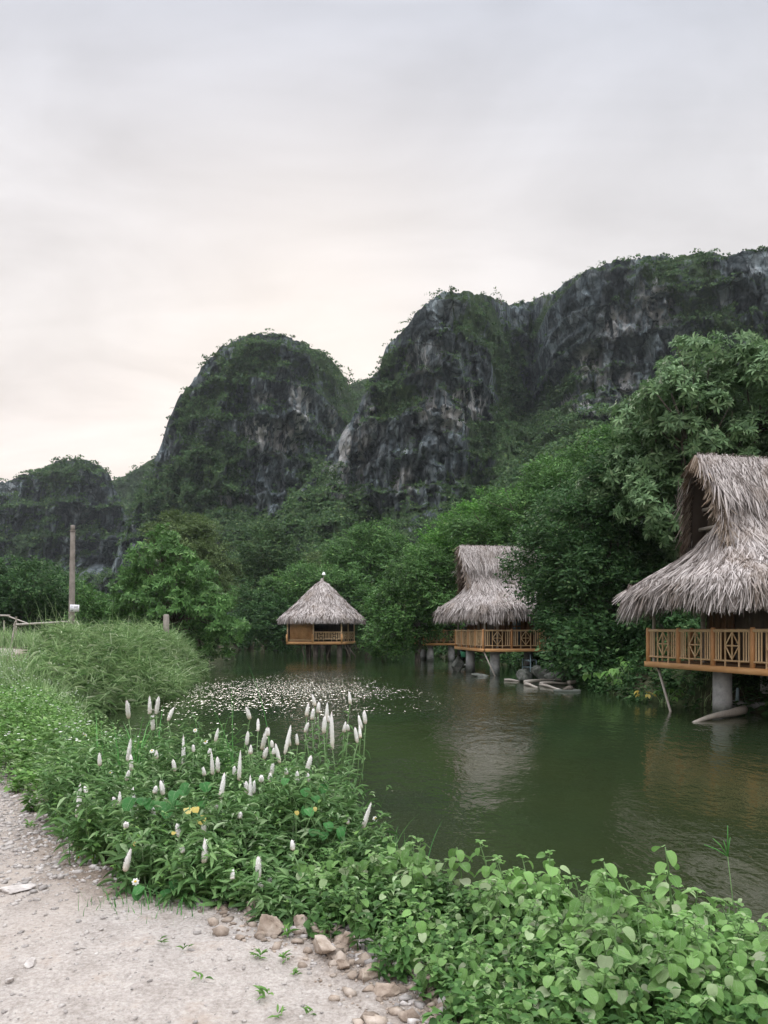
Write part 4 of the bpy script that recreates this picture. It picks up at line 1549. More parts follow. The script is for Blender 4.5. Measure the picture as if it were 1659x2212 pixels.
for nm, a, b in (('leg', (0, 0, -.6), (0, 0, .92)), ('leg', (-.27, .5, -.6), (-.27, .5, .72)), ('leg', (.32, .3, .28), (.32, .3, .66)), ('rail', (-.27, .5, .66), (.32, .3, .66)), ('rail', (-.24, .5, .34), (.75, .35, .30)), ('rail', (-.27, .5, .66), (0, 0, .62))):
    mb = MB()
    mb.bar(a, b, .028)
    mb.build(nm, M['metal_blue'], t_)
t_ = thing('plastic_bucket', 'small green plastic bucket hanging between the left pillars of the second hut', 'bucket', P(1001, 1419, 38))
mb = MB()
mb.tube([(0, 0, 0), (0, 0, .24), (0, 0, .26)], [.11, .15, .16], 14)
mb.build('body', M['plastic_green'], t_)
mb = MB()
mb.tube([(-.15, 0, .25), (-.1, 0, .38), (0, 0, .44), (.1, 0, .38), (.15, 0, .25)], .012, 5)
mb.build('handle', M['metal_blue'], t_)
c_ = PW(1640, 1540)
mb = MB()
mb.box((0, 0, 0), (1.9, 1.3, .62), [[.95, .3, 0], [-.3, .95, 0], [0, 0, 1]])
o = mb.build('concrete_slab', M['concrete'], loc=(c_[0] + .35, c_[1] + .75, -.08))
bv = o.modifiers.new('bevel', 'BEVEL')
bv.width = .05
bv.segments = 2
tag(o, 'rough grey concrete footing slab in the water under the nearest hut', 'slab')
mb = MB()
mb.tube([(0, 0, -.4), (.01, 0, .3), (.02, 0, .52), (.02, 0, .56)], [.045, .045, .04, .03], 8)
tag(mb.build('water_pipe', M['metal_blue'], loc=PW(1592, 1534)), 'short bluish pipe stub beside the pillar of the nearest hut', 'pipe')

# big lobed plants on the shaded bank
def big_plant(label, at, n, L, mat, seed, name='bank_plant', group=None):
    r = np.random.default_rng(seed)
    root = thing(name, label, 'plant', at, 0, group)
    st, lf = MB(), MB()
    for i in range(n):
        a = i * 2.4 + r.uniform(-.3, .3)
        h = r.uniform(.45, 1.0) * L * 2.2
        o = r.uniform(.25, .8) * L * 1.6
        tip = np.array([math.cos(a) * o, math.sin(a) * o, h])
        st.tube([(0, 0, -.1), tip * np.array([.35, .35, .6]), tip], [.014, .011, .007], 5)
        out = np.array([math.cos(a), math.sin(a), -.35])
        for da, s in ((0, 1), (.75, .75), (-.75, .75)):
            d = np.array([math.cos(a + da), math.sin(a + da), -.45])
            place(lf, T_LANCE, tip[None], d[None], np.array([[math.cos(a) * .4, math.sin(a) * .4, 1]]), L * s, L * s * .62)
    st.build('stem', M['stem'], root)
    lf.build('leaves', M[mat], root)
    return root


BG = 'big leaved plants on the shaded bank'
big_plant('tall broad leaved plant on the bank left of the long brace pole', PW(1375, 1492) + np.array([0, .5, .3]), 11, .42, 'weed', 1, group=BG)
big_plant('low broad leaved plant at the water edge, left of the yellow leaves', PW(1338, 1500) + np.array([0, .3, .1]), 9, .34, 'weed', 2, group=BG)
big_plant('small plant with yellow drooping leaves at the water edge', PW(1398, 1520) + np.array([0, .2, .05]), 6, .17, 'yellow_leaf', 3, group=BG)
big_plant('light green plant by the lower end of the brace pole', PW(1452, 1530) + np.array([0, .3, .05]), 6, .20, 'weed', 4, group=BG)
big_plant('broad leaved plant behind the brace pole in deep shade', PW(1455, 1505) + np.array([0, .8, .2]), 9, .32, 'weed', 5, group=BG)
big_plant('leafy plant at the water edge right of the little raft', PW(1285, 1490) + np.array([0, .4, .1]), 9, .34, 'weed', 6, group=BG)


# ------------------------------------------------------------------ pole, sign, fence on the left
def on_ground(px, Y):
    X = (px - CX) / FPX * Y
    return np.array([X, Y, hz(X, Y)])


b_ = on_ground(154, 38)
t_ = thing('concrete_pole', 'tall weathered square concrete pole on the grassy left bank', 'pole', b_)
ztop = P(155, 1135, 38)[2] - b_[2]
mb = MB()
n = 14
ring = []
for i in range(n + 1):
    z = -.4 + (ztop - .28 + .4) * i / n
    w = .30 + (.205 - .30) * i / n + .006 * math.sin(i * 2.7)
    ring.append([(sx * w / 2, sy * w / 2, z) for sx, sy in ((-1, -1), (1, -1), (1, 1), (-1, 1))])
mb.add(np.array(ring).reshape(-1, 3), [grid_faces(n + 1, 4, True), np.array([[n * 4, n * 4 + 1, n * 4 + 2, n * 4 + 3]])])
mb.build('shaft', M['pole_concrete'], t_).rotation_euler = (0, .012, .5)
mb = MB()
mb.box((.07, 0, ztop - .12), (.16, .16, .26))
mb.box((.07, 0, ztop - .27), (.235, .235, .05))
mb.build('pole_cap', M['pole_concrete'], t_).rotation_euler = (0, 0, .1)

w_ = P(161, 1313.5, 37.75)
t_ = thing('sign', 'small white notice board nailed to the concrete pole', 'sign', w_, -.06)
mb = MB()
mb.box((0, 0, 0), (.46, .02, .33), [[1, 0, .04], [0, 1, 0], [-.04, 0, 1]])
mb.build('board', M['white_paint'], t_)
mb = MB()
for dz in (.085, .045, .01):
    mb.box((.07, -.0125, dz), (.24 - .03 * (dz < .05), .003, .018))
mb.box((-.13, -.0125, .11), (.09, .003, .016))
for i in range(10):
    a = i / 10 * 2 * math.pi
    mb.box((-.13 + .035 * math.cos(a), -.0125, .05 + .05 * math.sin(a)), (.016, .003, .018))
mb.build('lettering', M['print_grey'], t_)
mb = MB()
mb.box((-.14, -.013, -.115), (.16, .003, .022))
mb.box((-.12, -.0155, -.095), (.05, .003, .02))
mb.build('arrow_mark', M['print_dark'], t_)

FB = 'old bamboo fence by the concrete pole'


def stick(label, a, b, r, mat='bamboo_grey', name='fence_rail', cat='rail'):
    a, b = np.array(a), np.array(b)
    mb = MB()
    c = np.array([a[0], a[1], min(a[2], b[2])])
    mb.bamboo(a - c, b - c, r, 7, .45)
    return tag(mb.build(name, M[mat], loc=c), label, cat, FB)


g_ = on_ground(22, 33)
stick('leaning bamboo post holding the left end of the long rail', g_ + np.array([0, 0, -.2]), P(33, 1343, 33), .035, name='fence_post', cat='post')
stick('long pale bamboo rail tied between leaning post and concrete pole', P(31, 1350, 33), P(149, 1343, 37.8), .05)
stick('short bamboo strut propped against the right side of the concrete pole', P(164, 1341, 37.8), on_ground(196, 37) + np.array([0, 0, .1]), .05, name='fence_strut', cat='strut')
stick('level far rail at the left picture edge', P(-40, 1329, 40), P(21, 1330, 40), .05)
stick('slanting thin rail behind the leaning post', P(20, 1332, 40), P(60, 1347, 37), .035)
stick('thin dark upright post left of the leaning post', on_ground(8, 40) + np.array([0, 0, -.2]), P(9, 1340, 40), .04, name='fence_post', cat='post')
stick('short upright post just behind the leaning post', on_ground(34, 37) + np.array([0, 0, -.2]), P(35, 1332, 37), .045, name='fence_post', cat='post')

b_ = on_ground(359, 32.5)
mb = MB()
h_ = P(359, 1327, 32.5)[2] - b_[2]
V = np.array([(sx * w, sy * w, z) for z, w in ((-.5, .105), (h_ - .06, .10), (h_, .07)) for sx, sy in ((-1, -1), (1, -1), (1, 1), (-1, 1))])
mb.add(V, [np.array([[i, (i + 1) % 4, 4 + (i + 1) % 4, 4 + i] for i in range(4)] + [[4 + i, 4 + (i + 1) % 4, 8 + (i + 1) % 4, 8 + i] for i in range(4)] + [[8, 9, 10, 11]])])
tag(mb.build('boundary_post', M['pole_concrete'], loc=b_), 'short stubby concrete post in front of the tiered tree', 'post')


# ------------------------------------------------------------------ grass and weeds
def scatter(n, x0, x1, y0, y1, keep, rng):
    x, y = rng.uniform(x0, x1, n), rng.uniform(y0, y1, n)
    m = keep(x, y)
    return x[m], y[m]


def build_grass():
    rng = np.random.default_rng(5)
    mb = MB()

    def add(n, x0, x1, y0, y1, keep, h0, h1, w, lean0=.2, lean1=.8, tuft=7):
        x, y = scatter(n, x0, x1, y0, y1, keep, rng)
        m = len(x)
        th = rng.uniform(.5, 1.25, m) * (.25 + 1.5 * fbm(x * .8, y * .8, 0, 3, 13))
        ta = rng.uniform(0, 6.28, m)
        tl = rng.uniform(lean0, lean1, m)
        rr = rng.uniform(.03, .16, (m, tuft))
        ra = rng.uniform(0, 6.28, (m, tuft))
        x = (x[:, None] + rr * np.cos(ra)).ravel()
        y = (y[:, None] + rr * np.sin(ra)).ravel()
        h = (rng.uniform(h0, h1, (m, tuft)) * th[:, None]).ravel()
        z = height(x, y) - .03
        ang = (np.where(rng.random((m, tuft)) < .6, ta[:, None] + rng.normal(size=(m, tuft)) * .7, ra)).ravel()
        ln = (tl[:, None] * rng.uniform(.5, 1.4, (m, tuft))).ravel()
        blades(mb, np.stack([x, y, z], -1), h, ln, ang, rng.uniform(.6, 1.5, len(x)) * w, 4, 2.2)

    land = lambda lo: (lambda x, y: (sdist(LAKE, x, y) > lo) & (sdist(PATH, x, y) > .25))
    add(4600, -16, -5.9, 17.5, 36, lambda x, y: land(-.1)(x, y) & (x > -.385 * y - 1.2) & (y > 15 - .3 * (x + 6)), .45, 1.05, .042, .3, 1.3, 9)
    add(260, -14, -6.4, 18.5, 33, land(.0), .9, 1.5, .018, .15, .6, 3)
    add(1500, -19, -9, 34, 46, land(.2), .5, .9, .03)
    add(900, -30, -12, 33.5, 48, land(.2), .3, .7, .03)
    add(700, -9.5, -6.4, 14.5, 18.5, land(.0), .4, .9, .016)
    add(110, -12.5, -7.2, 15, 24, lambda x, y: (sdist(PATH, x, y) < .5) & (sdist(PATH, x, y) > -.25), .4, .9, .016)
    add(500, 6, 14, 16, 40, land(.1), .3, .7, .02)
    o = mb.build('grass', M['grass'], smooth=False)
    tag(o, 'long pale green grass covering the left bank mound', 'grass', kind='stuff')


build_grass()


def weed_field(name, label, mat, n, region, hfun, L0, L1, asp, tmpl, per, seed, droop=.2):
    """many leafy stalks; leaves sit along each stalk."""
    rng = np.random.default_rng(seed)
    x0, x1, y0, y1, keep = region
    x, y = scatter(n, x0, x1, y0, y1, keep, rng)
    n = len(x)
    h = hfun(x, y) * rng.uniform(.55, 1.12, n)
    z = height(x, y)
    k = per
    t = rng.uniform(.12, 1.0, (n, k)) ** .8
    la, lr = rng.uniform(0, 6.28, n), rng.uniform(0, .45, n)
    top = np.stack([np.cos(la) * lr * h, np.sin(la) * lr * h, h], -1)
    base = np.stack([x, y, z], -1)[:, None] + top[:, None] * t[..., None] ** np.array([1.6, 1.6, 1.0])
    a = rng.uniform(0, 6.28, (n, k))
    d = np.stack([np.cos(a), np.sin(a), rng.uniform(-droop * 2, .75, (n, k))], -1)
    nn = np.stack([-np.cos(a) * .5, -np.sin(a) * .5, np.ones((n, k))], -1) + rng.normal(size=(n, k, 3)) * .3
    L = rng.uniform(L0, L1, (n, k)) * (1.1 - .45 * t)
    mb = MB()
    place(mb, tmpl, base.reshape(-1, 3), d.reshape(-1, 3), nn.reshape(-1, 3), L.ravel(), L.ravel() * asp)
    # stalks
    st = np.stack([x, y, z - .03], -1)
    V = np.concatenate([(st + np.array([-.004, 0, 0]))[:, None], (st + np.array([.004, 0, 0]))[:, None], (st + top)[:, None]], 1).reshape(-1, 3)
    mb.add(V, np.arange(n * 3).reshape(-1, 3))
    o = mb.build(name, M[mat])
    tag(o, label, 'weeds', kind='stuff')
    return o


inland = lambda lo, pl: (lambda x, y: (sdist(LAKE, x, y) > lo) & (sdist(PATH, x, y) + .45 * (fbm(x * 2.2, y * 2.2, 0, 3, 88) - .5) > pl))
fx = lambda x, y: inland(.05, .0)(x, y) & (x < .45 - .0 * y) & (x > -.62 * y - .1)
weed_field('grass', 'leafy grass stalks with long arching blades on the left bank mound', 'grass', 5200, (-16, -5.5, 17.2, 34, lambda x, y: inland(-.25, .3)(x, y) & (x > -.385 * y - 1.2) & (y > 15 - .3 * (x + 6))),
           lambda x, y: .15 + 1.15 * fbm(x * .8, y * .8, 0, 3, 13), .25, .55, .10, T_LANCE, 9, 12, .3)
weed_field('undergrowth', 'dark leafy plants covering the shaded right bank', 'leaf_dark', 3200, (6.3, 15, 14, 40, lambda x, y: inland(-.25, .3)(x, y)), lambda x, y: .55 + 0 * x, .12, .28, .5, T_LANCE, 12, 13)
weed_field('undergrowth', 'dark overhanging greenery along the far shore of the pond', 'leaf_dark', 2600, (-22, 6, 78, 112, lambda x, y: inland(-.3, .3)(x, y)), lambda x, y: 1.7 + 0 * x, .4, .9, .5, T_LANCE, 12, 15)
weed_field('undergrowth', 'dark greenery along the shore below the half hidden hut', 'leaf_dark', 2200, (1, 12, 38, 80, lambda x, y: inland(-.3, .3)(x, y)), lambda x, y: 1.0 + 0 * x, .25, .5, .5, T_LANCE, 12, 16)
cel_h = lambda x, y: (.20 + .34 * sstep(4.1, 5.6, y - .25 * x)) * (1 - .35 * sstep(6.0, 8.0, y)) * (1 - .3 * sstep(-.5, .4, x)) * (.45 + 1.15 * fbm(x * 1.9, y * 1.9, 0, 2, 91)) * (.45 + .55 * sstep(.05, .7, sdist(LAKE, x, y)))
weed_field('undergrowth', 'dense narrow leaved greenery under the white flower spikes', 'weed_cool', 2700, (-3.0, .45, 4.0, 8.6, lambda x, y: fx(x, y) & (y < 8.8)), cel_h, .06, .16, .26, T_LANCE, 15, 3)
weed_field('undergrowth', 'small leaved bright weeds mixed below the white flower spikes', 'weed', 1900, (-3.2, .45, 4.0, 9.0, fx), lambda x, y: cel_h(x, y) * .8, .03, .075, .55, T_DIAM, 14, 4)
weed_field('undergrowth', 'bright leafy weeds along the gravel path on the left', 'weed', 9000, (-8.0, -1.4, 6.4, 17.6, lambda x, y: inland(.0, -.12)(x, y) & (x > -.62 * y - .1) & (x < -.17 * y + .05)),
           lambda x, y: (.26 + .40 * sstep(7, 11, y) * fbm(x * .6, y * .6, 0, 3, 61) * 1.6) * (1 - .55 * sstep(-5.5, -8, x)), .05, .12, .5, T_DIAM, 16, 6)
weed_field('undergrowth', 'low dark leafy cover below the broad leaved plants', 'leaf_mid', 2600, (-.4, 3.2, 2.0, 5.0, lambda x, y: inland(-.15, -.12)(x, y)), lambda x, y: .22 + 0 * x, .035, .08, .62, T_LANCE, 10, 7)


def flower_specks():
    rng = np.random.default_rng(9)
    x, y = scatter(2600, -8.5, -2.0, 8, 19, lambda x, y: inland(.0, .1)(x, y) & (fbm(x * .8, y * .8, 0, 3, 71) > .5) & (x > -.55 * y), rng)
    z = height(x, y) + .35 + .35 * rng.random(len(x)) * sstep(7, 12, y)
    mb = MB()
    for k in range(5):
        a = rng.uniform(0, 6.28, len(x)) * .2 + k * 1.256
        d = np.stack([np.cos(a), np.sin(a), .2 + 0 * a], -1)
        place(mb, T_DIAM, np.stack([x, y, z], -1), d, np.tile([0, -.5, 1.0], (len(x), 1)), .018, .014)
    o = mb.build('weed_flowers', M['petal'])
    tag(o, 'tiny white flowers dotted over the left bank weeds', 'flowers', kind='stuff')


flower_specks()

# ---- celosia: each stalk with its spike is a plant of its own
def celosia_parts():
    stems, fols, spikes = [], [], []
    rng = np.random.default_rng(17)
    for q in range(4):
        mb = MB()
        bx, by = rng.uniform(-.05, .05, 2)
        mb.tube([(0, 0, -.05), (bx * .4, by * .4, .35), (bx, by, .7), (0, 0, 1.0)], [.0075, .006, .005, .004], 6)
        stems.append(mb)
        f = MB()
        n = 16 + 3 * q
        t = np.linspace(.12, .93, n)
        a = np.arange(n) * 2.4 + q
        c = np.stack([bx * np.sin(t * 3), by * np.sin(t * 3), t], -1) * np.array([.6, .6, 1])
        d = np.stack([np.cos(a), np.sin(a), rng.uniform(-.5, .7, n)], -1)
        L = rng.uniform(.09, .155, n) * (1.15 - .65 * t)
        place(f, T_LANCE, c, d, np.stack([-np.cos(a) * .6, -np.sin(a) * .6, np.ones(n)], -1), L, L * .26)
        fols.append(f)
        s = MB()
        k, m = 14, 26
        u = np.linspace(0, 1, m)
        prof = np.interp(u, [0, .04, .2, .55, .8, .93, 1], [.35, .72, .98, 1, .72, .38, .04]) if q % 2 == 0 else np.interp(u, [0, .05, .3, .6, .85, 1], [.4, .9, 1, .8, .42, .03])
        ang = np.arange(k) / k * 2 * np.pi
        jit = 1 + .30 * (rng.random((m, k)) - .45) + .18 * (((np.arange(m)[:, None] + np.arange(k)[None]) % 2) - .5)
        bend = .10 * (q - 1.5) * u ** 2 * .4
        V = np.stack([.5 * prof[:, None] * jit * np.cos(ang) * .20 + bend[:, None], .5 * prof[:, None] * jit * np.sin(ang) * .20, np.broadcast_to(u[:, None], (m, k)) + .02 * (rng.random((m, k)) - .5)], -1)
        s.add(V.reshape(-1, 3), grid_faces(m, k, True))
        n = 90
        uu, aa = rng.uniform(.03, .9, n), rng.uniform(0, 6.28, n)
        rr = np.interp(uu, u, prof) * .095
        p = np.stack([rr * np.cos(aa), rr * np.sin(aa), uu], -1)
        place(s, T_DIAM, p, np.stack([np.cos(aa), np.sin(aa), .9 + 0 * aa], -1), np.stack([-np.cos(aa), -np.sin(aa), 1 + 0 * aa], -1), .055, .03)
        spikes.append(s)
    return stems, fols, spikes


SPK = [(560, 275, 365), (653, 262, 345), (680, 262, 345), (665, 343, 415), (731, 310, 375), (557, 445, 550), (572, 520, 590), (434, 510, 570), (550, 585, 635), (801, 437, 590), (762, 540, 595), (673, 655, 690),
       (710, 632, 700), (682, 500, 540), (843, 477, 510), (914, 490, 530), (937, 403, 465), (926, 503, 610), (949, 530, 600), (891, 572, 612), (957, 600, 720), (1041, 500, 635), (1021, 570, 610), (1088, 308, 368),
       (1074, 418, 480), (1090, 478, 520), (1124, 362, 420), (1140, 390, 500), (1150, 483, 540), (1166, 403, 440), (1186, 458, 490), (1191, 490, 520), (1240, 390, 520), (1260, 428, 485), (1219, 470, 560), (1296, 427, 480),
       (1328, 377, 425), (1335, 295, 355), (1358, 320, 370), (1373, 255, 310), (1384, 290, 340), (1422, 293, 370), (1410, 350, 430), (1430, 350, 380), (1448, 335, 500), (1498, 375, 425), (1517, 388, 418), (1525, 245, 300),
       (1592, 328, 388), (1573, 345, 410), (1556, 400, 470), (1570, 390, 450), (1335, 520, 600), (1345, 598, 640), (1295, 590, 645), (1249, 575, 610), (1183, 555, 610), (1090, 610, 730), (1076, 635, 690), (1105, 630, 690),
       (1137, 608, 640), (1410, 630, 660), (1175, 600, 640), (338, 645, 795), (377, 657, 695), (522, 680, 735), (501, 700, 755), (588, 657, 805), (677, 725, 815), (663, 735, 775), (737, 748, 778), (722, 708, 732),
       (548, 810, 840), (883, 783, 875), (781, 818, 880), (889, 883, 995), (797, 917, 950), (545, 915, 1030), (1125, 960, 1060), (1139, 1052, 1100), (1275, 893, 940), (1580, 718, 840), (1513, 800, 825), (1012, 1020, 1065),
       (1176, 1080, 1106), (945, 735, 755), (1043, 770, 800)]


def build_celosia():
    stems, fols, spikes = celosia_parts()
    rng = np.random.default_rng(23)
    sm = [m.build('stem', M['stem'], smooth=True) for m in stems]
    fm = [m.build('leaves', M['weed_cool']) for m in fols]
    km = [m.build('flower_spike', M['spike']) for m in spikes]
    for i, (zx, za, zb) in enumerate(SPK):
        px, pa, pb = zx / 2.016, za / 2.016 + 1371.5, zb / 2.016 + 1371.5
        Y = 4.15 + np.clip((1850 - pa) / 360, 0, 1) * 2.6 + rng.uniform(-.15, .25)
        if pa > 1780:
            Y = 4.15 + .25 * rng.random()
        tip, bot = P(px, pa, Y), P(px, pb, Y)
        L = tip[2] - bot[2]
        gx, gy = bot[0] + rng.uniform(-.1, .1), Y + rng.uniform(-.02, .12)
        if zx > 1450:
            gx -= .12 + .0004 * (zx - 1450)
        dl = sdist(LAKE, np.array([gx]), np.array([gy]))[0]
        if dl < .08:
            gx -= .12 - dl
        gz = hz(gx, gy)
        h = max(bot[2] - gz, .12)
        q = i % 4
        wide = (zb - za)
        side = 'over the glittering water' if pa < 1600 and px > 560 else ('against dark water left of the flower clump' if pa < 1600 else ('along the gravel edge of the clump' if pa > 1800 or px < 270 else 'in the middle of the flower clump'))
        size = 'long tapering' if wide > 95 else ('plump' if wide > 55 else 'short budding')
        lab = f'{size} white celosia flower spike {side}'
        root = thing('celosia_plant', lab, 'flower', (gx, gy, gz), 0, f'{size} white flower spikes {side}')
        first = i < 4
        dx, dy = bot[0] - gx, Y - gy
        pars = []
        for src in (sm[q], fm[q], km[q]):
            if first:
                src.parent = root
                pars.append(src)
            else:
                pars.append(copy_part(src, root))
        ln = math.hypot(dx, h)
        tilt = math.atan2(dx, h)
        tl2 = -math.atan2(dy, h)
        for o in pars[:2]:
            o.rotation_euler = (tl2, tilt, 0)
        pars[0].scale = (1, 1, ln)
        pars[1].scale = (1, 1, ln)
        pars[2].location = (dx, dy, h)
        lean = -.25 if (zx, za) == (545, 915) else tilt * .6 + rng.normal() * .13
        wdt = min(.22, .075 + .02 * rng.random() + L * .45) / .19 * .46
        pars[2].scale = (wdt * L / max(L, .06) + .02, wdt + .02, L)
        wr = np.clip(.022 + .05 * L, .022, .030) / .19 * (.85 + .3 * rng.random())
        pars[2].scale = (wr, wr, L)
        pars[2].rotation_euler = (rng.normal() * .12, lean, rng.uniform(0, 6.28))


build_celosia()


# ---- daisies
def build_daisies():
    rng = np.random.default_rng(29)
    pts = [(850, 415), (662, 505), (400, 530), (320, 810), (340, 995), (405, 990), (895, 465), (540, 735), (510, 770), (480, 600), (1635, 800), (370, 438), (165, 520), (590, 1075), (360, 430), (300, 470)]
    pm, dm, sm = MB(), MB(), MB()
    n = 7
    a = np.arange(n) / n * 6.283
    place(pm, T_ROUND, np.zeros((n, 3)), np.stack([np.cos(a), np.sin(a), .12 + 0 * a], -1), np.tile([0, 0, 1.0], (n, 1)), .018, .011)
    dm.add(ICO3[0] * np.array([.0065, .0065, .004]) + np.array([0, 0, .003]), ICO3[1])
    sm.tube([(0, 0, 0), (.02, 0, .5), (0, 0, 1)], [.003, .0025, .002], 5)
    for i, (zx, zy) in enumerate(pts):
        px, py = zx / 2.016, zy / 2.016 + 1371.5
        Y = 4.3 + np.clip((1850 - py) / 300, 0, 1) * 2.4 if px > 270 else 5.0 + np.clip((1850 - py) / 60, 0, 1.2)
        if px < 260 and py < 1660:
            Y = 9.5
        if (zx, zy) == (1635, 800):
            Y = 5.4
        c = P(px, py, Y)
        side = 'among the flower spikes' if px > 260 else ('at the gravel edge' if py > 1700 else 'in the weeds by the dark inlet')
        gx = c[0]
        gz = hz(gx, Y)
        root = thing('daisy', f'small white daisy with yellow centre {side}', 'flower', (gx, Y, gz), 0, f'white daisies {side}')
        h = max(.05, c[2] - gz)
        if i == 0:
            o1, o2, o3 = sm.build('stem', M['stem'], root), pm.build('petals', M['petal'], root, smooth=True), dm.build('centre', M['disc'], root, smooth=True)
            p0 = (o1, o2, o3)
        else:
            o1, o2, o3 = [copy_part(o, root) for o in p0]
        o1.scale = (1, 1, h)
        s = 1.1 + .35 * rng.random()
        for o in (o2, o3):
            o.location = (0, 0, h)
            o.rotation_euler = (rng.uniform(.5, 1.1), rng.normal() * .3, 0)
            o.scale = (s, s, s)


build_daisies()


# ---- soft broad-leaved plants in front of the water
def broad_template(seed, tall=1.0):
    r = np.random.default_rng(seed)
    st, lf = MB(), MB()
    for q in range(3):
        a0 = r.uniform(0, 6.28)
        ln = r.uniform(.05, .22)
        H = r.uniform(.36, .58) * tall * (1 if q == 0 else .8)
        ts = np.linspace(0, 1, 7)
        C = np.stack([math.cos(a0) * ln * ts ** 1.4, math.sin(a0) * ln * ts ** 1.4, H * (ts - .12 * ts ** 2)], -1)
        st.tube(C, np.linspace(.006, .0025, 7), 6)
        m = 8
        for k in range(m):
            t = .22 + .78 * (k + .3 * r.random()) / m
            c = np.array([np.interp(t, ts, C[:, i]) for i in range(3)])
            b = a0 + k * 1.571 + r.normal() * .3
            sz = r.uniform(.062, .112) * (1.08 - .62 * max(0, t - .55) / .45)
            for s in (0, math.pi):
                if r.random() < .1:
                    continue
                d = np.array([math.cos(b + s), math.sin(b + s), 0])
                pt = r.uniform(.02, .05)
                pe = c + d * pt + np.array([0, 0, r.uniform(.0, .02)])
                st.tube([c, (c + pe) / 2 + [0, 0, .004], pe], [.0022, .0018, .0015], 4, cap=False)
                dd = d + np.array([0, 0, r.uniform(-1.1, .12)])
                nn = d * r.uniform(.1, .8) + np.array([0, 0, 1.0]) + r.normal(size=3) * .25
                place(lf, T_ROUND, pe[None], dd[None], nn[None], sz, sz * r.uniform(.78, .98), uv=True)
        tip = C[-1]
        for k in range(5):
            b = k * 1.3
            dd = np.array([math.cos(b), math.sin(b), r.uniform(.0, .9)])
            place(lf, T_ROUND, tip[None], dd[None], np.array([[-dd[0], -dd[1], 1.0]]), r.uniform(.02, .045), r.uniform(.018, .035), uv=True)
    return st, lf


def build_broad():
    rng = np.random.default_rng(41)
    tm = [broad_template(200 + i) for i in range(7)]
    so = [a.build('stem', M['stem'], smooth=True) for a, b in tm]
    lo = [b.build('leaves', M['broadleaf'], smooth=True) for a, b in tm]
    pts = []
    tries = 0
    while len(pts) < 175 and tries < 9000:
        tries += 1
        x, y = rng.uniform(-.45, 3.3), rng.uniform(2.2, 4.7)
        if abs(x) > .56 * y + .25:
            continue
        d = sdist(LAKE, np.array([x]), np.array([y]))[0]
        e = sdist(PATH, np.array([x]), np.array([y]))[0]
        if d < -.05 or e < .06 or (x < 0 and y > 4.4):
            continue
        if vnoise(np.array([x * 2.2]), np.array([y * 2.2]), 0, 19)[0] < .22:
            continue
        if any((x - a) ** 2 + (y - b) ** 2 < .0135 for a, b in pts):
            continue
        pts.append((x, y))
    for i, (x, y) in enumerate(pts):
        dl = sdist(LAKE, np.array([x]), np.array([y]))[0]
        ep = sdist(PATH, np.array([x]), np.array([y]))[0]
        where = 'on the water side of the thicket' if dl < .5 else ('at the stony edge of the path' if ep < .42 else 'in the middle of the thicket')
        root = thing('broadleaf_plant', f'soft pale green broad leaved plant {where}', 'plant', (x, y, hz(x, y) - .02), rng.uniform(0, 6.28), f'broad leaved plants {where}')
        s = rng.uniform(.58, .98) * (.62 + .42 * sstep(.1, .6, ep))
        q = i % 7
        if i < 7:
            so[q].parent = root
            lo[q].parent = root
            a, b = so[q], lo[q]
        else:
            a, b = copy_part(so[q], root), copy_part(lo[q], root)
        a.scale = b.scale = (s, s, s)
    # taller shoots standing clear of the thicket
    for i, (px, py, Y, lab) in enumerate([(1435, 1830, 3.5, 'tallest broad leaved shoot standing clear of the thicket against brown water'), (1303, 1862, 3.6, 'bent broad leaved shoot left of the tallest one'),
                                          (1130, 1878, 3.9, 'broad leaved shoot at the middle of the water edge'), (985, 1830, 4.2, 'broad leaved shoot rising where the thicket meets the flower clump')]):
        c = P(px, py, Y)
        gz = hz(c[0], Y)
        H = c[2] - gz
        root = thing('broadleaf_plant', lab, 'plant', (c[0], Y, gz), 0, 'tall broad leaved shoots')
        st, lf = MB(), MB()
        r = np.random.default_rng(70 + i)
        C = np.array([(0.03 * math.sin(t * 3), 0, H * t) for t in np.linspace(0, 1, 8)])
        st.tube(C, np.linspace(.007, .003, 8), 6)
        for k in range(8):
            t = .25 + .75 * k / 7
            p = np.array([np.interp(t, np.linspace(0, 1, 8), C[:, j]) for j in range(3)])
            for s in (0, math.pi):
                b = k * 1.57 + s + .4
                d = np.array([math.cos(b), math.sin(b), r.uniform(-.9, .1)])
                place(lf, T_ROUND, (p + d * .015)[None], d[None], np.array([[d[0] * .4, d[1] * .4, 1]]), r.uniform(.05, .08), r.uniform(.045, .065), uv=True)
        st.build('stem', M['stem'], root, smooth=True)
        lf.build('leaves', M['broadleaf'], root, smooth=True)


build_broad()


# ---- round leaved vines, yellow leaves, tall grass clumps
def round_leaf_plant(label, px, py, Y, leaf, n, seed, mat='roundleaf'):
    r = np.random.default_rng(seed)
    c = P(px, py, Y)
    gz = hz(c[0], Y)
    root = thing('round_leaved_vine' if mat == 'roundleaf' else 'yellowing_vine', label, 'vine', (c[0], Y, gz), 0, 'vines in the flower clump')
    st, lf = MB(), MB()
    for i in range(n):
        e = np.array([r.normal() * .10, r.normal() * .06, c[2] - gz + r.normal() * .06]) if i else np.array([0, -.02, c[2] - gz])
        st.tube([(0, 0, 0), e * np.array([.4, .4, .6]), e], [.004, .003, .002], 4)
        a = r.uniform(-2.4, -.7)
        d = np.array([math.cos(a), math.sin(a), r.uniform(-1.0, -.1)])
        place(lf, T_ROUND, e[None], d[None], np.array([[d[0], d[1] * 1.2, .8]]), leaf * r.uniform(.7, 1.1), leaf * r.uniform(.75, 1.1), uv=(mat == 'roundleaf'))
    st.build('stem', M['stem'], root)
    lf.build('leaves', M[mat], root, smooth=True)


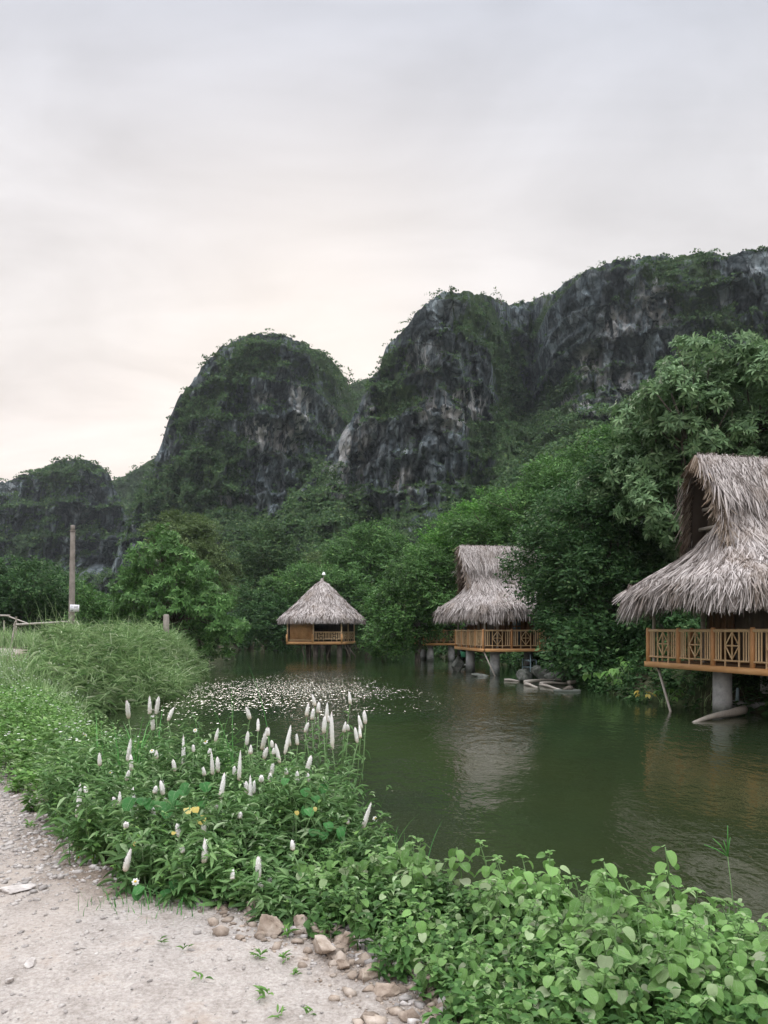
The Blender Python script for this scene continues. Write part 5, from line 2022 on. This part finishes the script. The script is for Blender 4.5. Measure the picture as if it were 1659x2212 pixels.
round_leaf_plant('vine with one big round glossy leaf left of the middle of the flower clump', 315, 1722, 4.9, .085, 4, 1)
round_leaf_plant('vine with big round leaves beside the yellow leaf', 380, 1722, 4.9, .085, 4, 2)
round_leaf_plant('pale round leaved vine in the centre of the flower clump', 408, 1690, 5.0, .08, 4, 3)
round_leaf_plant('vine with three round leaves low at the front of the flower clump', 372, 1900, 4.3, .065, 5, 4)
round_leaf_plant('round leaved vine at the right rim of the flower clump near the water', 705, 1775, 4.9, .075, 6, 5)
round_leaf_plant('round leaved vine below the rightmost flower spike', 660, 1700, 5.2, .075, 5, 6)
round_leaf_plant('bright yellow leaf vine in the middle of the flower clump', 424, 1742, 4.7, .055, 3, 7, 'yellow_leaf')
round_leaf_plant('small orange yellow leaves under a short flower spike', 380, 1795, 4.5, .03, 2, 8, 'yellow_leaf')
round_leaf_plant('small yellow leaf at the right of the flower clump', 640, 1750, 4.8, .03, 2, 9, 'yellow_leaf')


def grass_clump(label, px, Y, H, n, seed, spread=.12, w=.011, mat='grass_bright', lean=(.1, .6)):
    r = np.random.default_rng(seed)
    X = (px - CX) / FPX * Y
    gz = hz(X, Y)
    mb = MB()
    b = np.stack([r.normal(size=n) * spread, r.normal(size=n) * spread, np.full(n, -.04)], -1)
    global RNG
    blades(mb, b, r.uniform(.55, 1.1, n) * H, r.uniform(lean[0], lean[1], n), r.uniform(0, 6.28, n), np.full(n, w) * r.uniform(.7, 1.3, n), 6, 2.2)
    o = mb.build('grass_clump', M[mat], loc=(X, Y, gz))
    tag(o, label, 'grass clump', 'tall grass clumps')


grass_clump('tall arching grass at the left of the flower clump over dark water', 290, 6.6, .95, 26, 1, w=.022)
grass_clump('broad bright grass blades beside the leftmost high flower spikes', 375, 6.4, .75, 24, 2, w=.02)
grass_clump('tallest thin upright grass in the middle over the glittering water', 510, 6.3, 1.35, 12, 3, .09, lean=(.02, .3))
grass_clump('bright grass behind the middle flower spikes', 450, 6.6, .80, 30, 4, w=.02)
grass_clump('upright bright grass at the water edge right of the flower clump', 862, 5.3, .62, 22, 5, .10, lean=(.03, .45))
grass_clump('low grass tuft where the flower clump meets the thicket', 770, 5.0, .5, 20, 6, .12)
grass_clump('short grass tuft behind the thicket in the middle', 900, 4.9, .45, 16, 7, .12)
grass_clump('dark short grass at the foot of the flower clump on the path', 325, 4.25, .2, 60, 8, .13, .007)
grass_clump('dark short grass hanging over the path edge', 270, 4.3, .18, 50, 9, .12, .007)
grass_clump('low grass at the front edge of the flower clump near the rocks', 400, 4.2, .17, 50, 10, .12, .007)


def seed_head():
    c = P(1572, 1850, 3.6)
    gz = hz(c[0], 3.6)
    root = thing('seed_head_grass', 'single dry crowfoot grass stalk with five thin fingers at the right over the water', 'grass stalk', (c[0] + .02, 3.6, gz))
    mb = MB()
    H = c[2] - gz
    mb.tube([(0.03, 0, 0), (.01, 0, H * .5), (-.02, 0, H)], [.003, .0025, .002], 5)
    mb.build('stem', M['stem'], root)
    mb = MB()
    for dx, dz in ((-.11, .055), (-.07, .085), (-.02, .075), (.0, .145), (.012, .09)):
        mb.tube([(-.02, 0, H), (-.02 + dx * .5, 0, H + dz * .62), (-.02 + dx, 0, H + dz)], [.0022, .003, .0016], 5)
    mb.build('seed_fingers', M['grass_bright'], root)


seed_head()


# ---- stones of the path
def gravel():
    rng = np.random.default_rng(77)

    def batch(n, x0, x1, y0, y1, s0, s1, keep):
        x, y = scatter(n, x0, x1, y0, y1, keep, rng)
        n = len(x)
        s = s0 * (s1 / s0) ** (rng.random(n) ** 2.2)
        V = ICO1[0][None] * (1 + .75 * (rng.random((n, 12, 1)) - .5)) + .35 * (rng.random((n, 12, 3)) - .5)
        V = V * (np.stack([s, s * rng.uniform(.6, 1, n), s * rng.uniform(.35, .7, n)], -1))[:, None]
        a = rng.uniform(0, 6.28, n)
        c, sn = np.cos(a)[:, None], np.sin(a)[:, None]
        V = np.stack([V[..., 0] * c - V[..., 1] * sn, V[..., 0] * sn + V[..., 1] * c, V[..., 2]], -1)
        V = V + np.stack([x, y, pathz(x, y) + s * .12], -1)[:, None]
        mb.add(V.reshape(-1, 3), (ICO1[1][None] + (np.arange(n) * 12)[:, None, None]).reshape(-1, 3))

    mb = MB()
    inp = lambda lim: (lambda x, y: sdist(PATH, x, y) < lim)
    up = lambda x, y: (sdist(PATH, x, y) < .12) & (rng.random(len(x)) < sstep(4.0, 5.0, y - .35 * (x + 2.0)) * .95 + .02)
    batch(26000, -5.5, -.2, 3.8, 9.5, .006, .032, up)
    batch(2600, -3.2, 1.0, 2.3, 4.6, .003, .016, inp(.1))
    batch(2600, -1.2, .6, 2.6, 4.5, .006, .04, lambda x, y: (np.abs(sdist(PATH, x, y) - .02) < .16))
    o = mb.build('gravel', M['gravel'])
    tag(o, 'loose pale gravel strewn over the track', 'gravel', kind='stuff')
    mb = MB()
    batch(5200, -.9, 1.0, 2.3, 4.5, .006, .05, lambda x, y: (np.abs(sdist(PATH, x, y) + .05) < .34 * rng.random(len(x))) & (x > -.95))
    batch(1500, -3.2, -.7, 3.6, 6.5, .005, .022, lambda x, y: np.abs(sdist(PATH, x, y) - .05) < .2)
    o = mb.build('rubble', M['bank_rock'])
    tag(o, 'brown broken stones and clods along the edge of the track', 'rubble', kind='stuff')
    return
    batch(2500, -12, -4, 9, 22, .01, .03, inp(0))
    o = mb.build('gravel', M['gravel'])
    tag(o, 'loose pale gravel strewn over the track', 'gravel', kind='stuff')


gravel()
SG = 'rocks at the path edge below the plants'
for i, (px, py, s, lab, mat) in enumerate([
    (585, 2030, (.10, .08, .085), 'pointed tan rock at the right foot of the flower clump', 'bank_rock'),
    (655, 2012, (.075, .06, .05), 'flat tan rock in the gap between clump and thicket', 'bank_rock'),
    (690, 2032, (.07, .06, .05), 'small tan rock right of the gap', 'bank_rock'),
    (700, 2068, (.11, .085, .06), 'widest tan rock in front of the thicket corner', 'bank_rock'),
    (750, 2050, (.09, .07, .06), 'brown tan rock tucked under the thicket leaves', 'bank_rock'),
    (745, 2100, (.05, .045, .035), 'little broken rock below the widest rock', 'bank_rock'),
    (790, 2120, (.06, .05, .035), 'little tan rock at the thicket edge', 'bank_rock'),
    (840, 2150, (.07, .06, .04), 'dirty brown rock under the front thicket leaves', 'bank_rock'),
    (545, 1985, (.06, .05, .05), 'dark wedge of rock under the flower clump', 'bank_rock'),
    (570, 1940, (.09, .07, .08), 'tan rock half hidden behind the front flower leaves', 'bank_rock'),
    (35, 1942, (.15, .10, .022), 'flat pale stone at the left picture edge', 'gravel'),
    (68, 2105, (.045, .035, .022), 'lone white pebble on the bare sand', 'gravel'),
    (18, 2140, (.03, .025, .02), 'small grey pebble at the left picture edge', 'gravel'),
    (70, 1745, (.055, .05, .035), 'biggest white stone in the upper gravel', 'gravel'),
    (25, 1712, (.05, .04, .03), 'grey stone under the left weeds', 'gravel')]):
    q = PW(px, py, .45)
    z = pathz(np.array([q[0]]), np.array([q[1]]))[0]
    rock(lab, (q[0], q[1], z), s, 300 + i, mat, 'rock' if mat == 'bank_rock' else 'pebble', i * 1.3, SG if mat == 'bank_rock' else 'single stones on the path', .35)


def sprout(label, px, py, H, n, seed):
    q = PW(px, py, .46)
    z = pathz(np.array([q[0]]), np.array([q[1]]))[0]
    r = np.random.default_rng(seed)
    mb = MB()
    a = r.uniform(0, 6.28, n)
    p = np.stack([r.normal(size=n) * .012, r.normal(size=n) * .012, r.uniform(0, .4, n) * H], -1)
    place(mb, T_LANCE, p, np.stack([np.cos(a), np.sin(a), r.uniform(.3, 1.4, n)], -1), np.stack([-np.cos(a), -np.sin(a), np.ones(n)], -1), r.uniform(.5, 1.0, n) * H, H * .2)
    o = mb.build('seedling', M['weed'], loc=(q[0], q[1], z))
    tag(o, label, 'seedling', 'seedlings on the path')


for i, (px, py, H, n, lab) in enumerate([(575, 2160, .07, 9, 'larger seedling alone on the bright sand'), (560, 2080, .05, 14, 'low green sprig left of the pointed rock'), (612, 2085, .05, 12, 'green sprig below the pointed rock'), (430, 2128, .06, 5, 'thin dark seedling on the sand left of the large one'),
                                         (348, 2055, .05, 6, 'tiny seedling below the dark grass'), (402, 2062, .045, 6, 'tiny seedling right of the dark grass'), (668, 2190, .045, 7, 'seedling near the bottom edge of the picture'), (605, 2200, .05, 7, 'seedling at the bottom left of the last one'),
                                         (60, 1800, .08, 10, 'dry grassy sprig in the upper gravel'), (620, 2030, .07, 12, 'green sprig between the two upper rocks'), (640, 2110, .04, 9, 'sprig beside the little broken rock')]):
    sprout(lab, px, py, H, n, 500 + i)

# ------------------------------------------------------------------ air
def build_haze():
    k = NT('haze')
    v = k.n('ShaderNodeVolumePrincipled')
    v.inputs['Color'].default_value = (.80, .88, .95, 1)
    v.inputs['Density'].default_value = .00014
    v.inputs['Anisotropy'].default_value = .2
    o = k.n('ShaderNodeOutputMaterial')
    k.l(v.outputs[0], o.inputs['Volume'])
    mb = MB()
    mb.box((0, 0, 0), (1700, 800, 200))
    h = mb.build('haze', k.m, loc=(0, 320, 95))
    tag(h, 'thin pale evening haze over the valley', 'haze', kind='stuff')


build_haze()

# ------------------------------------------------------------------ sky, sun, camera
SUN_AZ, SUN_EL = math.atan2(690 - CX, FPX), math.radians(23)
S.world = bpy.data.worlds.new('World')
S.world.use_nodes = True
k = NT(None, True)
sky = k.n('ShaderNodeTexSky', sky_type='NISHITA', sun_disc=False)
sky.sun_elevation = SUN_EL
sky.sun_rotation = SUN_AZ
sky.air_density = 1.2
sky.dust_density = 2.5
dirv = k.coord('Generated')
sx = k.n('ShaderNodeSeparateXYZ')
k.l(dirv, sx.inputs[0])
zc = k.math('MAXIMUM', sx.outputs[2], 0.0)
den = k.math('ADD', zc, .22)
cmb = k.n('ShaderNodeCombineXYZ')
k.l(k.math('DIVIDE', sx.outputs[0], den), cmb.inputs[0])
k.l(k.math('DIVIDE', sx.outputs[1], den), cmb.inputs[1])
cl = k.noise(k.mapping(cmb.outputs[0], (1.0, 1.35, 1), (0, 0, .6)), 1.9, 6, .52, dist=.7)
cl2 = k.noise(k.mapping(cmb.outputs[0], (.9, 3.2, 1), (0, 0, -.3), (4, 2, 0)), 1.7, 7, .55, dist=.8)
grad = k.ramp(sx.outputs[2], [(0, (.55, .475, .44)), (.17, (.56, .51, .485)), (.34, (.50, .48, .475)), (.50, (.43, .427, .446)), (.63, (.385, .402, .452)), (.74, (.95, .97, 1.03)), (1, (2.1, 2.12, 2.2))])
cf = k.maprange(k.math('ADD', k.math('MULTIPLY', cl, .72), k.math('MULTIPLY', cl2, .28)), .36, .64, .85, 1.10)
mul = k.n('ShaderNodeVectorMath', operation='SCALE')
k.l(grad, mul.inputs[0])
k.l(cf, mul.inputs['Scale'])
# bright thin cloud around the hidden sun
dot = k.n('ShaderNodeVectorMath', operation='DOT_PRODUCT')
g_az, g_el = math.atan2(430 - CX, FPX), math.radians(15)
k.l(dirv, dot.inputs[0])
dot.inputs[1].default_value = (math.sin(g_az) * math.cos(g_el), math.cos(g_az) * math.cos(g_el), math.sin(g_el))
gl = k.math('POWER', k.math('MAXIMUM', dot.outputs['Value'], 0.0), 9.0)
glow = k.n('ShaderNodeVectorMath', operation='SCALE')
glow.inputs[0].default_value = (.060, .045, .036)
k.l(gl, glow.inputs['Scale'])
back = k.math('ADD', 1.0, k.math('MULTIPLY', k.maprange(sx.outputs[1], .2, -.8, 0, 1.5), k.maprange(sx.outputs[2], .05, .6, .25, 1.0)))
add = k.n('ShaderNodeVectorMath', operation='ADD')
k.l(mul.outputs[0], add.inputs[0])
k.l(glow.outputs[0], add.inputs[1])
bk = k.n('ShaderNodeVectorMath', operation='SCALE')
k.l(add.outputs[0], bk.inputs[0])
k.l(k.math('MULTIPLY', back, 10.0), bk.inputs['Scale'])
col = k.mix(.975, sky.outputs[0], bk.outputs[0])
bg = k.n('ShaderNodeBackground')
k.l(col, bg.inputs['Color'])
bg.inputs['Strength'].default_value = .1
wo = k.n('ShaderNodeOutputWorld')
k.l(bg.outputs[0], wo.inputs['Surface'])

sd = bpy.data.lights.new('sun', 'SUN')
sd.energy = 1.3
sd.angle = math.radians(16)
sd.color = (1.0, .93, .84)
so = bpy.data.objects.new('sun', sd)
COL.objects.link(so)
dv = Vector((math.sin(SUN_AZ) * math.cos(SUN_EL), math.cos(SUN_AZ) * math.cos(SUN_EL), math.sin(SUN_EL)))
so.rotation_euler = (-dv).to_track_quat('-Z', 'Y').to_euler()
so.location = dv * 100

cd = bpy.data.cameras.new('camera')
cd.sensor_fit = 'VERTICAL'
cd.sensor_height = 36
cd.lens = 36 * FPX / 2212
cd.shift_y = (HY - 1106) / 2212
cd.clip_start = .05
cd.clip_end = 6000
co = bpy.data.objects.new('camera', cd)
COL.objects.link(co)
co.location = (0, 0, EYE)
co.rotation_euler = (math.pi / 2, 0, 0)
S.camera = co

S.view_settings.view_transform = 'Standard'
S.view_settings.look = 'None'
S.view_settings.exposure = 0.72
S.view_settings.gamma = 1.0
S.render.engine = 'CYCLES'
S.cycles.max_bounces = 6
S.cycles.diffuse_bounces = 3
S.cycles.glossy_bounces = 3
S.cycles.transmission_bounces = 3
S.cycles.transparent_max_bounces = 4
S.cycles.sample_clamp_indirect = 6
S.cycles.use_denoising = True
